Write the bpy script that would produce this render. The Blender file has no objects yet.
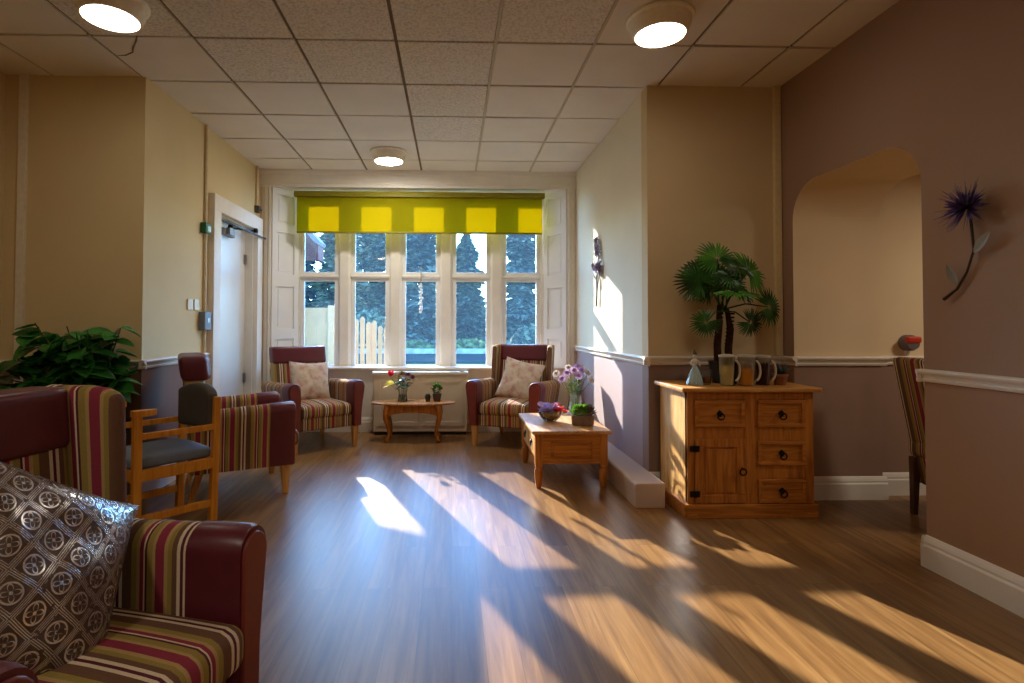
import bpy, bmesh, math, random
from mathutils import Vector, Matrix, Euler, noise
random.seed(7)
C = bpy.context.scene.collection
PI = math.pi
CEIL = 2.881

# ------------------------------------------------------------------ helpers
class MB:
    """collects geometry into ONE mesh"""
    def __init__(s):
        s.v = []; s.f = []; s.u = []; s.mi = []
    def add(s, vs, fs, u=None, mi=0, M=None):
        o = len(s.v)
        for k, p in enumerate(vs):
            p = Vector(p)
            s.u.append(u[k] if u else (p.x, p.y))
            s.v.append(M @ p if M else p)
        for f in fs:
            s.f.append([o + i for i in f]); s.mi.append(mi)
        return s
    def box(s, x0, x1, y0, y1, z0, z1, bev=0.0, mi=0, M=None, uax=None):
        if bev <= 0:
            vs = [(x, y, z) for x in (x0, x1) for y in (y0, y1) for z in (z0, z1)]
            fs = [(0,1,3,2),(4,6,7,5),(0,4,5,1),(2,3,7,6),(0,2,6,4),(1,5,7,3)]
        else:
            bm = bmesh.new()
            bmesh.ops.create_cube(bm, size=1)
            for v in bm.verts:
                v.co = Vector(((x0+x1)/2+v.co.x*(x1-x0), (y0+y1)/2+v.co.y*(y1-y0), (z0+z1)/2+v.co.z*(z1-z0)))
            bev = min(bev, .45*min(x1-x0, y1-y0, z1-z0))
            bmesh.ops.bevel(bm, geom=list(bm.edges), offset=bev, segments=2, affect='EDGES', profile=.6)
            bm.verts.index_update()
            vs = [tuple(v.co) for v in bm.verts]; fs = [[v.index for v in f.verts] for f in bm.faces]
            bm.free()
        u = None
        if uax is not None: u = [(p[uax], p[2]) for p in vs]
        return s.add(vs, fs, u, mi, M)
    def rbox(s, c, size, r, n=8, warp=None, uax=0, mi=0, M=None):
        """soft rounded block; warp(p) shapes it, stripes run by the unwarped coordinate uax"""
        bm = bmesh.new()
        bmesh.ops.create_cube(bm, size=2)
        bmesh.ops.subdivide_edges(bm, edges=list(bm.edges), cuts=n, use_grid_fill=True)
        h = Vector(size)/2; vs = []; us = []
        for v in bm.verts:
            q = Vector([math.copysign(math.sin(abs(t)*PI/2)**.8, t) for t in v.co])
            p = Vector((q.x*h.x, q.y*h.y, q.z*h.z))
            inn = Vector([max(-(h[i]-min(r,h[i]*.999)), min(h[i]-min(r,h[i]*.999), p[i])) for i in range(3)])
            d = p-inn
            if d.length > 1e-9: p = inn + d.normalized()*min(r, max(h))
            for i in range(3): p[i] = max(-h[i], min(h[i], p[i]))
            us.append(p[uax]+c[uax])
            if warp: p = Vector(warp(p.copy()))
            vs.append(p+Vector(c))
        bm.verts.index_update()
        fs = [[v.index for v in f.verts] for f in bm.faces]
        bm.free()
        return s.add([tuple(v) for v in vs], fs, [(u, 0) for u in us], mi, M)
    def lathe(s, prof, c=(0,0,0), n=24, mi=0, M=None, sx=1, sy=1, caps=True):
        vs = []; fs = []
        for r, z in prof:
            for k in range(n):
                a = 2*PI*k/n
                vs.append((c[0]+r*math.cos(a)*sx, c[1]+r*math.sin(a)*sy, c[2]+z))
        for i in range(len(prof)-1):
            for k in range(n):
                k2 = (k+1) % n
                fs.append((i*n+k, i*n+k2, (i+1)*n+k2, (i+1)*n+k))
        if caps:
            fs.append(list(range(n))[::-1]); fs.append([(len(prof)-1)*n+k for k in range(n)])
        return s.add(vs, fs, None, mi, M)
    def tube(s, pts, rad, n=8, mi=0, M=None):
        pts = [Vector(p) for p in pts]
        if not isinstance(rad, (list, tuple)): rad = [rad]*len(pts)
        vs = []; fs = []
        up = None
        for i, p in enumerate(pts):
            t = (pts[min(i+1, len(pts)-1)]-pts[max(i-1, 0)]).normalized()
            if up is None:
                up = Vector((0,0,1)) if abs(t.z) < .9 else Vector((1,0,0))
            a = (up - t*up.dot(t)).normalized(); b = t.cross(a); up = a
            for k in range(n):
                w = 2*PI*k/n
                vs.append(tuple(p+(a*math.cos(w)+b*math.sin(w))*rad[i]))
        for i in range(len(pts)-1):
            for k in range(n):
                k2 = (k+1) % n
                fs.append((i*n+k, i*n+k2, (i+1)*n+k2, (i+1)*n+k))
        fs.append(list(range(n))[::-1]); fs.append([(len(pts)-1)*n+k for k in range(n)])
        return s.add(vs, fs, None, mi, M)
    def bar(s, a, b, w0, w1=None, d0=None, d1=None, mi=0):
        """square-section bar from a to b, tapering"""
        if w1 is None: w1 = w0
        if d0 is None: d0 = w0
        if d1 is None: d1 = w1
        a = Vector(a); b = Vector(b); t = (b-a).normalized()
        x = Vector((1,0,0)) if abs(t.x) < .9 else Vector((0,1,0))
        x = (x-t*x.dot(t)).normalized(); y = t.cross(x)
        vs = []
        for p, w, d in ((a, w0, d0), (b, w1, d1)):
            for sx, sy in ((-1,-1),(1,-1),(1,1),(-1,1)):
                vs.append(tuple(p+x*sx*w/2+y*sy*d/2))
        fs = [(3,2,1,0),(4,5,6,7),(0,1,5,4),(1,2,6,5),(2,3,7,6),(3,0,4,7)]
        return s.add(vs, fs, None, mi)
    def prism(s, prof, fn, ts, mi=0, u=None, closed=True):
        """sweep a 2-D profile: fn(p, t) -> 3-D point"""
        n = len(prof); vs = []; us = []
        for t in ts:
            for p in prof:
                vs.append(tuple(fn(p, t))); us.append((u(p, t), 0) if u else (t, 0))
        fs = []
        for i in range(len(ts)-1):
            for k in range(n if closed else n-1):
                k2 = (k+1) % n
                fs.append((i*n+k, i*n+k2, (i+1)*n+k2, (i+1)*n+k))
        if closed:
            fs.append(list(range(n))[::-1]); fs.append([(len(ts)-1)*n+k for k in range(n)])
        return s.add(vs, fs, us, mi)
    def build(s, name, mats, parent=None, smooth=False, loc=None, bevel=0):
        me = bpy.data.meshes.new(name)
        me.from_pydata([tuple(v) for v in s.v], [], s.f)
        uv = me.uv_layers.new(name='UVMap')
        for l in me.loops: uv.data[l.index].uv = s.u[l.vertex_index]
        if not isinstance(mats, (list, tuple)): mats = [mats]
        for m in mats: me.materials.append(m)
        for p, i in zip(me.polygons, s.mi):
            p.material_index = i; p.use_smooth = bool(smooth)
        bm = bmesh.new(); bm.from_mesh(me)
        bmesh.ops.recalc_face_normals(bm, faces=bm.faces)
        bm.to_mesh(me); bm.free()
        if smooth and smooth != 'all':
            me.set_sharp_from_angle(angle=math.radians(42))
        o = bpy.data.objects.new(name, me); C.objects.link(o)
        if parent is not None: o.parent = parent
        if loc: o.location = loc
        if bevel:
            m = o.modifiers.new('soft_edge', 'BEVEL'); m.width = bevel; m.segments = 2; m.limit_method = 'ANGLE'
        return o

def tag(o, label, cat, group=None, kind=None):
    o['label'] = label; o['category'] = cat
    if group: o['group'] = group
    if kind: o['kind'] = kind
    return o
def thing(name, label, cat, loc=(0,0,0), rz=0, group=None):
    o = bpy.data.objects.new(name, None); C.objects.link(o)
    o.empty_display_size = .1
    o.location = loc; o.rotation_euler = (0,0,rz)
    return tag(o, label, cat, group)
def struct(o):
    o['kind'] = 'structure'; return o

# ------------------------------------------------------------------ materials
def mat(name):
    m = bpy.data.materials.new(name); m.use_nodes = True
    nt = m.node_tree; nt.nodes.clear()
    out = nt.nodes.new('ShaderNodeOutputMaterial')
    return m, nt, out
def N(nt, t, **k):
    n = nt.nodes.new(t)
    for a, b in k.items():
        if a in n.inputs: n.inputs[a].default_value = b
        else: setattr(n, a, b)
    return n
def rgb(c): return (c[0], c[1], c[2], 1)
def s2l(r, g, b):
    f = lambda x: ((x/255+.055)/1.055)**2.4 if x > 10 else x/255/12.92
    return (f(r), f(g), f(b))
def bsdf(nt, out, col=(.5,.5,.5), rough=.5, metal=0, spec=.5):
    b = N(nt, 'ShaderNodeBsdfPrincipled')
    b.inputs['Base Color'].default_value = rgb(col); b.inputs['Roughness'].default_value = rough
    b.inputs['Metallic'].default_value = metal; b.inputs['Specular IOR Level'].default_value = spec
    nt.links.new(b.outputs[0], out.inputs[0]); return b
def bump(nt, b, src, strength=.2, dist=.01):
    n = N(nt, 'ShaderNodeBump'); n.inputs['Strength'].default_value = strength; n.inputs['Distance'].default_value = dist
    nt.links.new(src, n.inputs['Height']); nt.links.new(n.outputs[0], b.inputs['Normal'])
def ramp(nt, stops, interp='LINEAR'):
    r = N(nt, 'ShaderNodeValToRGB'); cr = r.color_ramp; cr.interpolation = interp
    while len(cr.elements) > 1: cr.elements.remove(cr.elements[-1])
    cr.elements[0].position = stops[0][0]; cr.elements[0].color = rgb(stops[0][1])
    for p, c in stops[1:]:
        e = cr.elements.new(p); e.color = rgb(c)
    return r
def plain(name, col, rough=.5, metal=0, spec=.5, var=.06, scale=30, bstr=0, coord='Object'):
    m, nt, out = mat(name); b = bsdf(nt, out, col, rough, metal, spec)
    tc = N(nt, 'ShaderNodeTexCoord'); no = N(nt, 'ShaderNodeTexNoise'); no.inputs['Scale'].default_value = scale
    no.inputs['Detail'].default_value = 4
    nt.links.new(tc.outputs[coord], no.inputs['Vector'])
    r = ramp(nt, [(.3, tuple(c*(1-var) for c in col)), (.7, tuple(min(1, c*(1+var)) for c in col))])
    nt.links.new(no.outputs['Fac'], r.inputs[0]); nt.links.new(r.outputs[0], b.inputs['Base Color'])
    if bstr: bump(nt, b, no.outputs['Fac'], bstr, .004)
    return m
def two_tone(name, top, low, zs, rough=.75):
    """painted wall: one colour above the dado rail, another below (real paint)"""
    m, nt, out = mat(name); b = bsdf(nt, out, top, rough, 0, .3)
    g = N(nt, 'ShaderNodeNewGeometry'); sep = N(nt, 'ShaderNodeSeparateXYZ'); nt.links.new(g.outputs['Position'], sep.inputs[0])
    gt = N(nt, 'ShaderNodeMath', operation='GREATER_THAN'); gt.inputs[1].default_value = zs
    nt.links.new(sep.outputs[2], gt.inputs[0])
    mx = N(nt, 'ShaderNodeMix', data_type='RGBA'); mx.inputs[6].default_value = rgb(low); mx.inputs[7].default_value = rgb(top)
    nt.links.new(gt.outputs[0], mx.inputs[0])
    no = N(nt, 'ShaderNodeTexNoise'); no.inputs['Scale'].default_value = 3.5; no.inputs['Detail'].default_value = 6
    nt.links.new(g.outputs['Position'], no.inputs['Vector'])
    hs = N(nt, 'ShaderNodeMapRange'); hs.inputs[3].default_value = .94; hs.inputs[4].default_value = 1.05
    nt.links.new(no.outputs['Fac'], hs.inputs[0])
    mul = N(nt, 'ShaderNodeVectorMath', operation='SCALE'); nt.links.new(mx.outputs[2], mul.inputs[0]); nt.links.new(hs.outputs[0], mul.inputs['Scale'])
    nt.links.new(mul.outputs[0], b.inputs['Base Color'])
    n2 = N(nt, 'ShaderNodeTexNoise'); n2.inputs['Scale'].default_value = 55; nt.links.new(g.outputs['Position'], n2.inputs['Vector'])
    bump(nt, b, n2.outputs['Fac'], .08, .004)
    return m
def wood(name, dark, light, axis=2, scale=9, rough=.42, stretch=14):
    m, nt, out = mat(name); b = bsdf(nt, out, light, rough, 0, .4)
    tc = N(nt, 'ShaderNodeTexCoord'); mp = N(nt, 'ShaderNodeMapping')
    sc = [stretch]*3; sc[axis] = 1.2; mp.inputs['Scale'].default_value = sc
    nt.links.new(tc.outputs['Object'], mp.inputs[0])
    no = N(nt, 'ShaderNodeTexNoise'); no.inputs['Scale'].default_value = scale*.35; no.inputs['Detail'].default_value = 6; no.inputs['Distortion'].default_value = .8
    nt.links.new(mp.outputs[0], no.inputs['Vector'])
    r = ramp(nt, [(.32, dark), (.62, light)]); nt.links.new(no.outputs['Fac'], r.inputs[0])
    nt.links.new(r.outputs[0], b.inputs['Base Color']); bump(nt, b, no.outputs['Fac'], .05, .003)
    return m
GOLD=s2l(184,152,98); OLIVE=s2l(156,134,70); BROWN=s2l(114,82,62); CREAM=s2l(226,206,176); PLUM=s2l(92,42,52); WINE=s2l(146,54,72)
def stripes(name, period, gain=1.0):
    m, nt, out = mat(name); b = bsdf(nt, out, GOLD, .85, 0, .2)
    uv = N(nt, 'ShaderNodeUVMap'); uv.uv_map = 'UVMap'
    sep = N(nt, 'ShaderNodeSeparateXYZ'); nt.links.new(uv.outputs[0], sep.inputs[0])
    d = N(nt, 'ShaderNodeMath', operation='MULTIPLY_ADD'); d.inputs[1].default_value = 1/period; d.inputs[2].default_value = 10.37
    nt.links.new(sep.outputs[0], d.inputs[0])
    fr = N(nt, 'ShaderNodeMath', operation='FRACT'); nt.links.new(d.outputs[0], fr.inputs[0])
    st = [(0,GOLD),(.05,OLIVE),(.13,BROWN),(.275,CREAM),(.325,PLUM),(.375,CREAM),(.425,BROWN),(.50,OLIVE),(.565,GOLD),(.62,WINE),(.755,GOLD),(.80,OLIVE),(.885,PLUM),(.915,CREAM),(.94,WINE)]
    r = ramp(nt, [(p, tuple(x*gain for x in c)) for p, c in st], 'CONSTANT')
    nt.links.new(fr.outputs[0], r.inputs[0])
    tc = N(nt, 'ShaderNodeTexCoord'); no = N(nt, 'ShaderNodeTexNoise'); no.inputs['Scale'].default_value = 260
    nt.links.new(tc.outputs['Object'], no.inputs['Vector'])
    mr = N(nt, 'ShaderNodeMapRange'); mr.inputs[3].default_value = .8; mr.inputs[4].default_value = 1.18
    nt.links.new(no.outputs['Fac'], mr.inputs[0])
    mul = N(nt, 'ShaderNodeVectorMath', operation='SCALE'); nt.links.new(r.outputs[0], mul.inputs[0]); nt.links.new(mr.outputs[0], mul.inputs['Scale'])
    nt.links.new(mul.outputs[0], b.inputs['Base Color'])
    bump(nt, b, no.outputs['Fac'], .25, .002)
    return m
def glassy(name, tint=(1,1,1), haze=.0, hazecol=(.8,.9,1), gloss=.08):
    m, nt, out = mat(name)
    tr = N(nt, 'ShaderNodeBsdfTransparent'); tr.inputs[0].default_value = rgb(tint)
    gl = N(nt, 'ShaderNodeBsdfGlossy'); gl.inputs['Roughness'].default_value = .03
    mx = N(nt, 'ShaderNodeMixShader'); fz = N(nt, 'ShaderNodeFresnel'); fz.inputs['IOR'].default_value = 1.22
    nt.links.new(fz.outputs[0], mx.inputs[0]); nt.links.new(tr.outputs[0], mx.inputs[1]); nt.links.new(gl.outputs[0], mx.inputs[2])
    last = mx
    if haze > 0:
        tl = N(nt, 'ShaderNodeBsdfTranslucent'); tl.inputs[0].default_value = rgb(hazecol)
        m2 = N(nt, 'ShaderNodeMixShader'); m2.inputs[0].default_value = haze
        nt.links.new(mx.outputs[0], m2.inputs[1]); nt.links.new(tl.outputs[0], m2.inputs[2]); last = m2
    nt.links.new(last.outputs[0], out.inputs[0])
    return m
def leafm(name, c1, c2, rough=.4, trans=.25, scale=6):
    m, nt, out = mat(name)
    b = N(nt, 'ShaderNodeBsdfPrincipled'); b.inputs['Roughness'].default_value = rough
    tc = N(nt, 'ShaderNodeTexCoord'); no = N(nt, 'ShaderNodeTexNoise'); no.inputs['Scale'].default_value = scale
    nt.links.new(tc.outputs['Object'], no.inputs['Vector'])
    r = ramp(nt, [(.35, c1), (.65, c2)]); nt.links.new(no.outputs['Fac'], r.inputs[0])
    nt.links.new(r.outputs[0], b.inputs['Base Color'])
    t = N(nt, 'ShaderNodeBsdfTranslucent'); nt.links.new(r.outputs[0], t.inputs[0])
    mx = N(nt, 'ShaderNodeMixShader'); mx.inputs[0].default_value = trans
    nt.links.new(b.outputs[0], mx.inputs[1]); nt.links.new(t.outputs[0], mx.inputs[2]); nt.links.new(mx.outputs[0], out.inputs[0])
    return m
def emit(name, col, s):
    m, nt, out = mat(name); e = N(nt, 'ShaderNodeEmission'); e.inputs[0].default_value = rgb(col); e.inputs[1].default_value = s
    nt.links.new(e.outputs[0], out.inputs[0]); return m

CREAMW = s2l(220,199,152); MOCHA = s2l(150,122,106); MAUVE = s2l(172,152,150)
M_wall_left = two_tone('cream_over_taupe_left', CREAMW, s2l(134,100,80), .90)
M_wall_right = two_tone('cream_over_mauve_right', s2l(224,213,188), MAUVE, .925)
M_reveal = two_tone('cream_over_mocha_passage', s2l(230,206,168), s2l(150,120,102), .935)
M_mocha = two_tone('mocha_paint', s2l(158,126,104), s2l(162,128,102), .935)
M_white = plain('cream_gloss_woodwork', s2l(226,218,206), .38, 0, .5, .03, 8)
M_window = plain('window_woodwork', s2l(236,229,216), .5, 0, .4, .04, 6)
M_casement = plain('white_casement', s2l(238,238,236), .4, 0, .5, .02, 6)
M_skirt = plain('white_skirting', s2l(228,220,208), .4, 0, .5, .03, 6)
M_ledge = plain('painted_boxing', s2l(196,176,164), .5, 0, .4, .03, 6)
M_rad = plain('radiator_cover_paint', s2l(224,210,186), .5, 0, .4, .03, 6)
M_door = plain('door_white_paint', s2l(226,226,222), .35, 0, .5, .02, 4)
M_tile = plain('ceiling_tile_plain', s2l(232,223,210), .9, 0, .2, .04, 3)
M_grid = plain('ceiling_grid', s2l(128,112,90), .8, 0, .2, .1, 10)
M_gridw = plain('ceiling_bar', s2l(196,182,158), .6, 0, .3, .05, 10)
def speck():
    m, nt, out = mat('ceiling_tile_speckled'); b = bsdf(nt, out, (.6,.5,.4), .92, 0, .2)
    g = N(nt, 'ShaderNodeNewGeometry'); no = N(nt, 'ShaderNodeTexNoise'); no.inputs['Scale'].default_value = 70; no.inputs['Detail'].default_value = 5
    nt.links.new(g.outputs['Position'], no.inputs['Vector'])
    r = ramp(nt, [(.36, s2l(206,195,180)), (.52, s2l(230,221,208)), (.7, s2l(238,230,220))]); nt.links.new(no.outputs['Fac'], r.inputs[0])
    nt.links.new(r.outputs[0], b.inputs['Base Color']); bump(nt, b, no.outputs['Fac'], .15, .003); return m
M_speck = speck()
def floor_mat():
    m, nt, out = mat('oak_plank_vinyl'); b = bsdf(nt, out, (.2,.1,.05), .36, 0, .45)
    g = N(nt, 'ShaderNodeNewGeometry'); mp = N(nt, 'ShaderNodeMapping'); mp.inputs['Rotation'].default_value = (0,0,PI/2)
    nt.links.new(g.outputs['Position'], mp.inputs[0])
    br = N(nt, 'ShaderNodeTexBrick'); br.inputs['Scale'].default_value = 1; br.inputs['Mortar Size'].default_value = .0012
    br.inputs['Brick Width'].default_value = 1.25; br.inputs['Row Height'].default_value = .125; br.offset = .37
    br.inputs['Color1'].default_value = (0,0,0,1); br.inputs['Color2'].default_value = (1,1,1,1); br.inputs['Mortar'].default_value = (.5,.5,.5,1)
    nt.links.new(mp.outputs[0], br.inputs['Vector'])
    m2 = N(nt, 'ShaderNodeMapping'); m2.inputs['Scale'].default_value = (26,1.6,1); nt.links.new(g.outputs['Position'], m2.inputs[0])
    add = N(nt, 'ShaderNodeVectorMath', operation='ADD'); nt.links.new(m2.outputs[0], add.inputs[0])
    sc = N(nt, 'ShaderNodeVectorMath', operation='SCALE'); sc.inputs['Scale'].default_value = 7; nt.links.new(br.outputs['Color'], sc.inputs[0])
    nt.links.new(sc.outputs[0], add.inputs[1])
    no = N(nt, 'ShaderNodeTexNoise'); no.inputs['Scale'].default_value = 1.0; no.inputs['Detail'].default_value = 8; no.inputs['Roughness'].default_value = .62; no.inputs['Distortion'].default_value = .5
    nt.links.new(add.outputs[0], no.inputs['Vector'])
    r = ramp(nt, [(.26, s2l(96,66,36)), (.5, s2l(136,98,56)), (.74, s2l(166,128,78))]); nt.links.new(no.outputs['Fac'], r.inputs[0])
    mr = N(nt, 'ShaderNodeMapRange'); mr.inputs[3].default_value = .80; mr.inputs[4].default_value = 1.12; nt.links.new(br.outputs['Color'], mr.inputs[0])
    mul = N(nt, 'ShaderNodeVectorMath', operation='SCALE'); nt.links.new(r.outputs[0], mul.inputs[0]); nt.links.new(mr.outputs[0], mul.inputs['Scale'])
    sub = N(nt, 'ShaderNodeMapRange'); sub.inputs[3].default_value = 1; sub.inputs[4].default_value = .6; nt.links.new(br.outputs['Fac'], sub.inputs[0])
    mul2 = N(nt, 'ShaderNodeVectorMath', operation='SCALE'); nt.links.new(mul.outputs[0], mul2.inputs[0]); nt.links.new(sub.outputs[0], mul2.inputs['Scale'])
    nt.links.new(mul2.outputs[0], b.inputs['Base Color'])
    rr = N(nt, 'ShaderNodeMapRange'); rr.inputs[3].default_value = .33; rr.inputs[4].default_value = .37; nt.links.new(no.outputs['Fac'], rr.inputs[0])
    nt.links.new(rr.outputs[0], b.inputs['Roughness'])
    bump(nt, b, no.outputs['Fac'], .012, .003)
    return m
M_floor = floor_mat()
M_leather = plain('burgundy_vinyl', s2l(96,32,44), .36, 0, .5, .1, 14, .05)
M_leather2 = plain('burgundy_vinyl_facing', s2l(128,54,48), .4, 0, .5, .1, 14, .05)
M_stripe = stripes('striped_chenille', .205)
M_oakleg = wood('pale_oak_leg', s2l(190,130,66), s2l(222,170,100), 2)
M_orange = wood('orange_beech', s2l(196,122,30), s2l(222,150,48), 2)
M_pine = wood('waxed_pine_sunlit', s2l(194,140,76), s2l(226,182,116), 2)  # the dresser's pine, lightened in colour to stand in for sun on its sides
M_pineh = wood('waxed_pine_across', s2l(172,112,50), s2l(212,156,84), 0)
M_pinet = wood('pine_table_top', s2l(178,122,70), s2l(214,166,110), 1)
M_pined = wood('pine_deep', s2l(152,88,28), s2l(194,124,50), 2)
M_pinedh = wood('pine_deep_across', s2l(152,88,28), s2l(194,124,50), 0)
M_iron = plain('black_iron', (.012,.011,.010), .45, .6, .5, .2, 40)
M_grey = plain('slate_fabric', s2l(112,122,138), .9, 0, .2, .15, 220, .3)
M_greyb = plain('charcoal_fabric', s2l(84,80,74), .9, 0, .2, .15, 220, .3)
M_pane = glassy('window_glass', (1,1,1), .013, (.40,.72,1))
M_clear = glassy('clear_glass', (.93,.96,.96), .03, (1,1,1))
M_jug = glassy('jug_plastic', (.95,.95,.93), .28, (.95,.92,.86))
M_steel = plain('brushed_steel', (.55,.55,.55), .3, 1, .5, .1, 20)

# ------------------------------------------------------------------ room shell
def wallbox(name, m, *boxes):
    b = MB()
    for q in boxes: b.box(*q)
    return struct(b.build(name, m))
wallbox('floor', M_floor, (-3.2, 5.7, -3.1, 6.45, -.12, 0))
wallbox('wall_left', M_wall_left, (-3.2,-3.05,-3.1,3.82,0,CEIL+.1))
wallbox('wall_left_back', M_wall_left, (-3.2,-2.11,3.82,3.94,0,CEIL+.1))
DY0, DY1, DZ = 4.95, 5.90, 2.19
wallbox('wall_alcove_left', M_wall_left, (-2.25,-2.11,3.94,DY0,0,CEIL+.1), (-2.25,-2.11,DY1,6.45,0,CEIL+.1), (-2.25,-2.11,DY0,DY1,DZ,CEIL+.1))
wallbox('wall_alcove_right', M_wall_right, (1.38,1.5,3.96,6.45,0,CEIL+.1))
wallbox('wall_right_back', two_tone('tan_cream_over_mauve', s2l(208,184,142), s2l(140,114,100), .925), (1.38,2.335,3.84,3.96,0,CEIL+.1))
wallbox('wall_behind_camera', M_wall_left, (-3.2,5.7,-3.22,-3.1,0,CEIL+.1))
WL, WR = -1.985, 1.285
# window wall with the splayed opening
wb = MB()
wb.box(-2.11, WL, 6.1, 6.45, 0, CEIL+.1); wb.box(WR, 1.38, 6.1, 6.45, 0, CEIL+.1)
wb.box(WL, WR, 6.1, 6.45, 2.69, CEIL+.1); wb.box(WL, WR, 6.13, 6.45, 0, .68)
struct(wb.build('wall_window', M_window))
# purple wall with the thick arched passage
XW, XF = 2.335, 2.94
AY0, AY1, AZ, AR = 2.665, 3.70, 2.135, .24
def mocha_wall():
    b = MB()
    b.box(XW, XF, -3.1, AY0, 0, CEIL+.1); b.box(XW, XF, AY1, 3.96, 0, CEIL+.1)
    arc = []
    for k in range(13):
        a = PI*.5*k/12; arc.append((AY0+AR-AR*math.cos(a), AZ-AR+AR*math.sin(a)))
    for k in range(13):
        a = PI*.5*k/12; arc.append((AY1-AR+AR*math.sin(a), AZ-AR+AR*math.cos(a)))
    n = len(arc)
    vs = []
    for X in (XW, XF):
        vs += [(X, y, z) for y, z in arc] + [(X, y, CEIL+.1) for y, z in arc]
    fs = []
    for i in range(n-1):
        fs.append((i, i+1, n+i+1, n+i)); fs.append((2*n+i, 3*n+i, 3*n+i+1, 2*n+i+1))
        fs.append((i, 2*n+i, 2*n+i+1, i+1))
    b.add(vs, fs)
    o = b.build('wall_right', [M_mocha, M_reveal])
    for p in o.data.polygons:
        c = p.center; nx = p.normal.x
        if not (nx < -.9 and c.x < XW+.01): p.material_index = 1
    return struct(o)
mocha_wall()
wallbox('wall_far_room_back', M_reveal, (XF,5.7,3.79,3.96,0,CEIL+.1))
wallbox('wall_far_room_side', M_reveal, (5.5,5.7,-3.1,3.79,0,CEIL+.1))

# suspended ceiling: tiles in a bar grid
X0, Y0 = -2.1396, 3.2778
def ceiling():
    b = MB()
    b.box(-3.2, 5.7, -3.2, 6.45, CEIL+.012, CEIL+.1, mi=0)
    rnd = random.Random(3)
    speckled = {(1,0),(2,-1),(2,0),(3,-1),(3,0),(3,1),(1,-1),(4,-1),(0,-1),(3,2),(2,-2),(3,-2)}
    for c in range(-2, 14):
        for r in range(-11, 6):
            x, y = X0+.6*c, Y0+.6*r
            g = .011
            x0, x1, y0, y1 = x+g, x+.6-g, y+g, min(y+.6-g, 6.1)
            tx, ty = rnd.uniform(-.002,.002), rnd.uniform(-.002,.002)
            z = CEIL
            vs = [(x0,y0,z-tx-ty),(x1,y0,z+tx-ty),(x1,y1,z+tx+ty),(x0,y1,z-tx+ty)]
            vs += [(p[0],p[1],CEIL+.012) for p in vs]
            b.add(vs, [(3,2,1,0),(0,1,5,4),(1,2,6,5),(2,3,7,6),(3,0,4,7)], mi=2 if (c, r) in speckled else 1)
    for c in (4, 5):     # two runs of paler bars
        b.box(X0+.6*c-.009, X0+.6*c+.009, 0, 6.1, CEIL-.003, CEIL+.013, mi=3)
    o = struct(b.build('ceiling', [M_grid, M_tile, M_speck, M_gridw]))
    k = MB(); k.tube([(-1.863,3.273,CEIL-.001),(-1.90,3.33,CEIL-.001),(-1.93,3.37,CEIL-.001),(-1.969,3.418,CEIL-.001),(-2.0,3.47,CEIL-.001),(-2.065,3.51,CEIL-.001),(-2.131,3.52,CEIL-.001)], [.003,.006,.004,.006,.004,.004,.001], 5)
    k.build('crack', M_grid, o)
ceiling()

# mouldings -----------------------------------------------------------
DADO = [(0,0),(.014,.004),(.018,.016),(.010,.022),(.016,.034),(.032,.044),(.036,.054),(.030,.062),(0,.064)]
SKIRT = [(0,0),(.022,0),(.022,.105),(.016,.115),(.017,.125),(.012,.140),(.006,.152),(0,.155)]
def mould(name, prof, z, a, b, out, m, lim=None):
    """run a moulding from a to b (plan points), projecting along out"""
    a = Vector(a); b = Vector(b); out = Vector(out)
    mb = MB()
    mb.prism(prof, lambda p, t: (a.x+(b.x-a.x)*t+out.x*p[0], a.y+(b.y-a.y)*t+out.y*p[0], z+p[1]), [0,1])
    return struct(mb.build(name, m))
mould('trim_dado_left', DADO, .872, (-3.05,3.82), (-2.074,3.82), (0,-1), M_skirt)
mould('trim_dado_alcove_left', DADO, .872, (-2.11,3.784), (-2.11,4.80), (1,0), M_skirt)
mould('trim_dado_alcove_right', DADO, .893, (1.38,3.804), (1.38,6.1), (-1,0), M_skirt)
mould('trim_dado_right_back', DADO, .900, (1.344,3.84), (2.335,3.84), (0,-1), M_skirt)
mould('trim_dado_pier', DADO, .904, (XW,-3.1), (XW,AY0-.0), (-1,0), M_skirt)
mould('trim_dado_pier_return', DADO, .904, (XW-.036,AY0), (XF,AY0), (0,.35), M_skirt)
mould('trim_dado_jamb', DADO, .904, (XW-.0,AY1), (XF+.036,AY1), (0,-1), M_skirt)
mould('trim_dado_corner', DADO, .904, (XW,AY1-.036), (XW,3.804), (-1,0), M_skirt)
mould('trim_dado_far_room', DADO, .904, (XF,3.79), (5.5,3.79), (0,-1), M_skirt)
mould('baseboard_pier', SKIRT, 0, (XW,-3.1), (XW,AY0), (-1,0), M_skirt)
mould('baseboard_pier_return', SKIRT, 0, (XW-.022,AY0), (XF,AY0), (0,.6), M_skirt)
mould('baseboard_jamb', SKIRT, 0, (XW,AY1), (XF+.022,AY1), (0,-1), M_skirt)
mould('baseboard_corner', SKIRT, 0, (XW,AY1-.022), (XW,3.818), (-1,0), M_skirt)
mould('baseboard_far_room', SKIRT, 0, (XF,3.79), (5.5,3.79), (0,-1), M_skirt)
mould('baseboard_right_back', SKIRT, 0, (1.38,3.84), (2.335,3.84), (0,-1), M_skirt)
mould('baseboard_left_back', SKIRT, 0, (-3.05,3.82), (-2.088,3.82), (0,-1), M_skirt)
mould('baseboard_alcove_left', SKIRT, 0, (-2.11,3.80), (-2.11,4.80), (1,0), M_skirt)
mould('baseboard_window', SKIRT, 0, (-2.05,6.13), (1.38,6.13), (0,-1), M_skirt)
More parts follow.
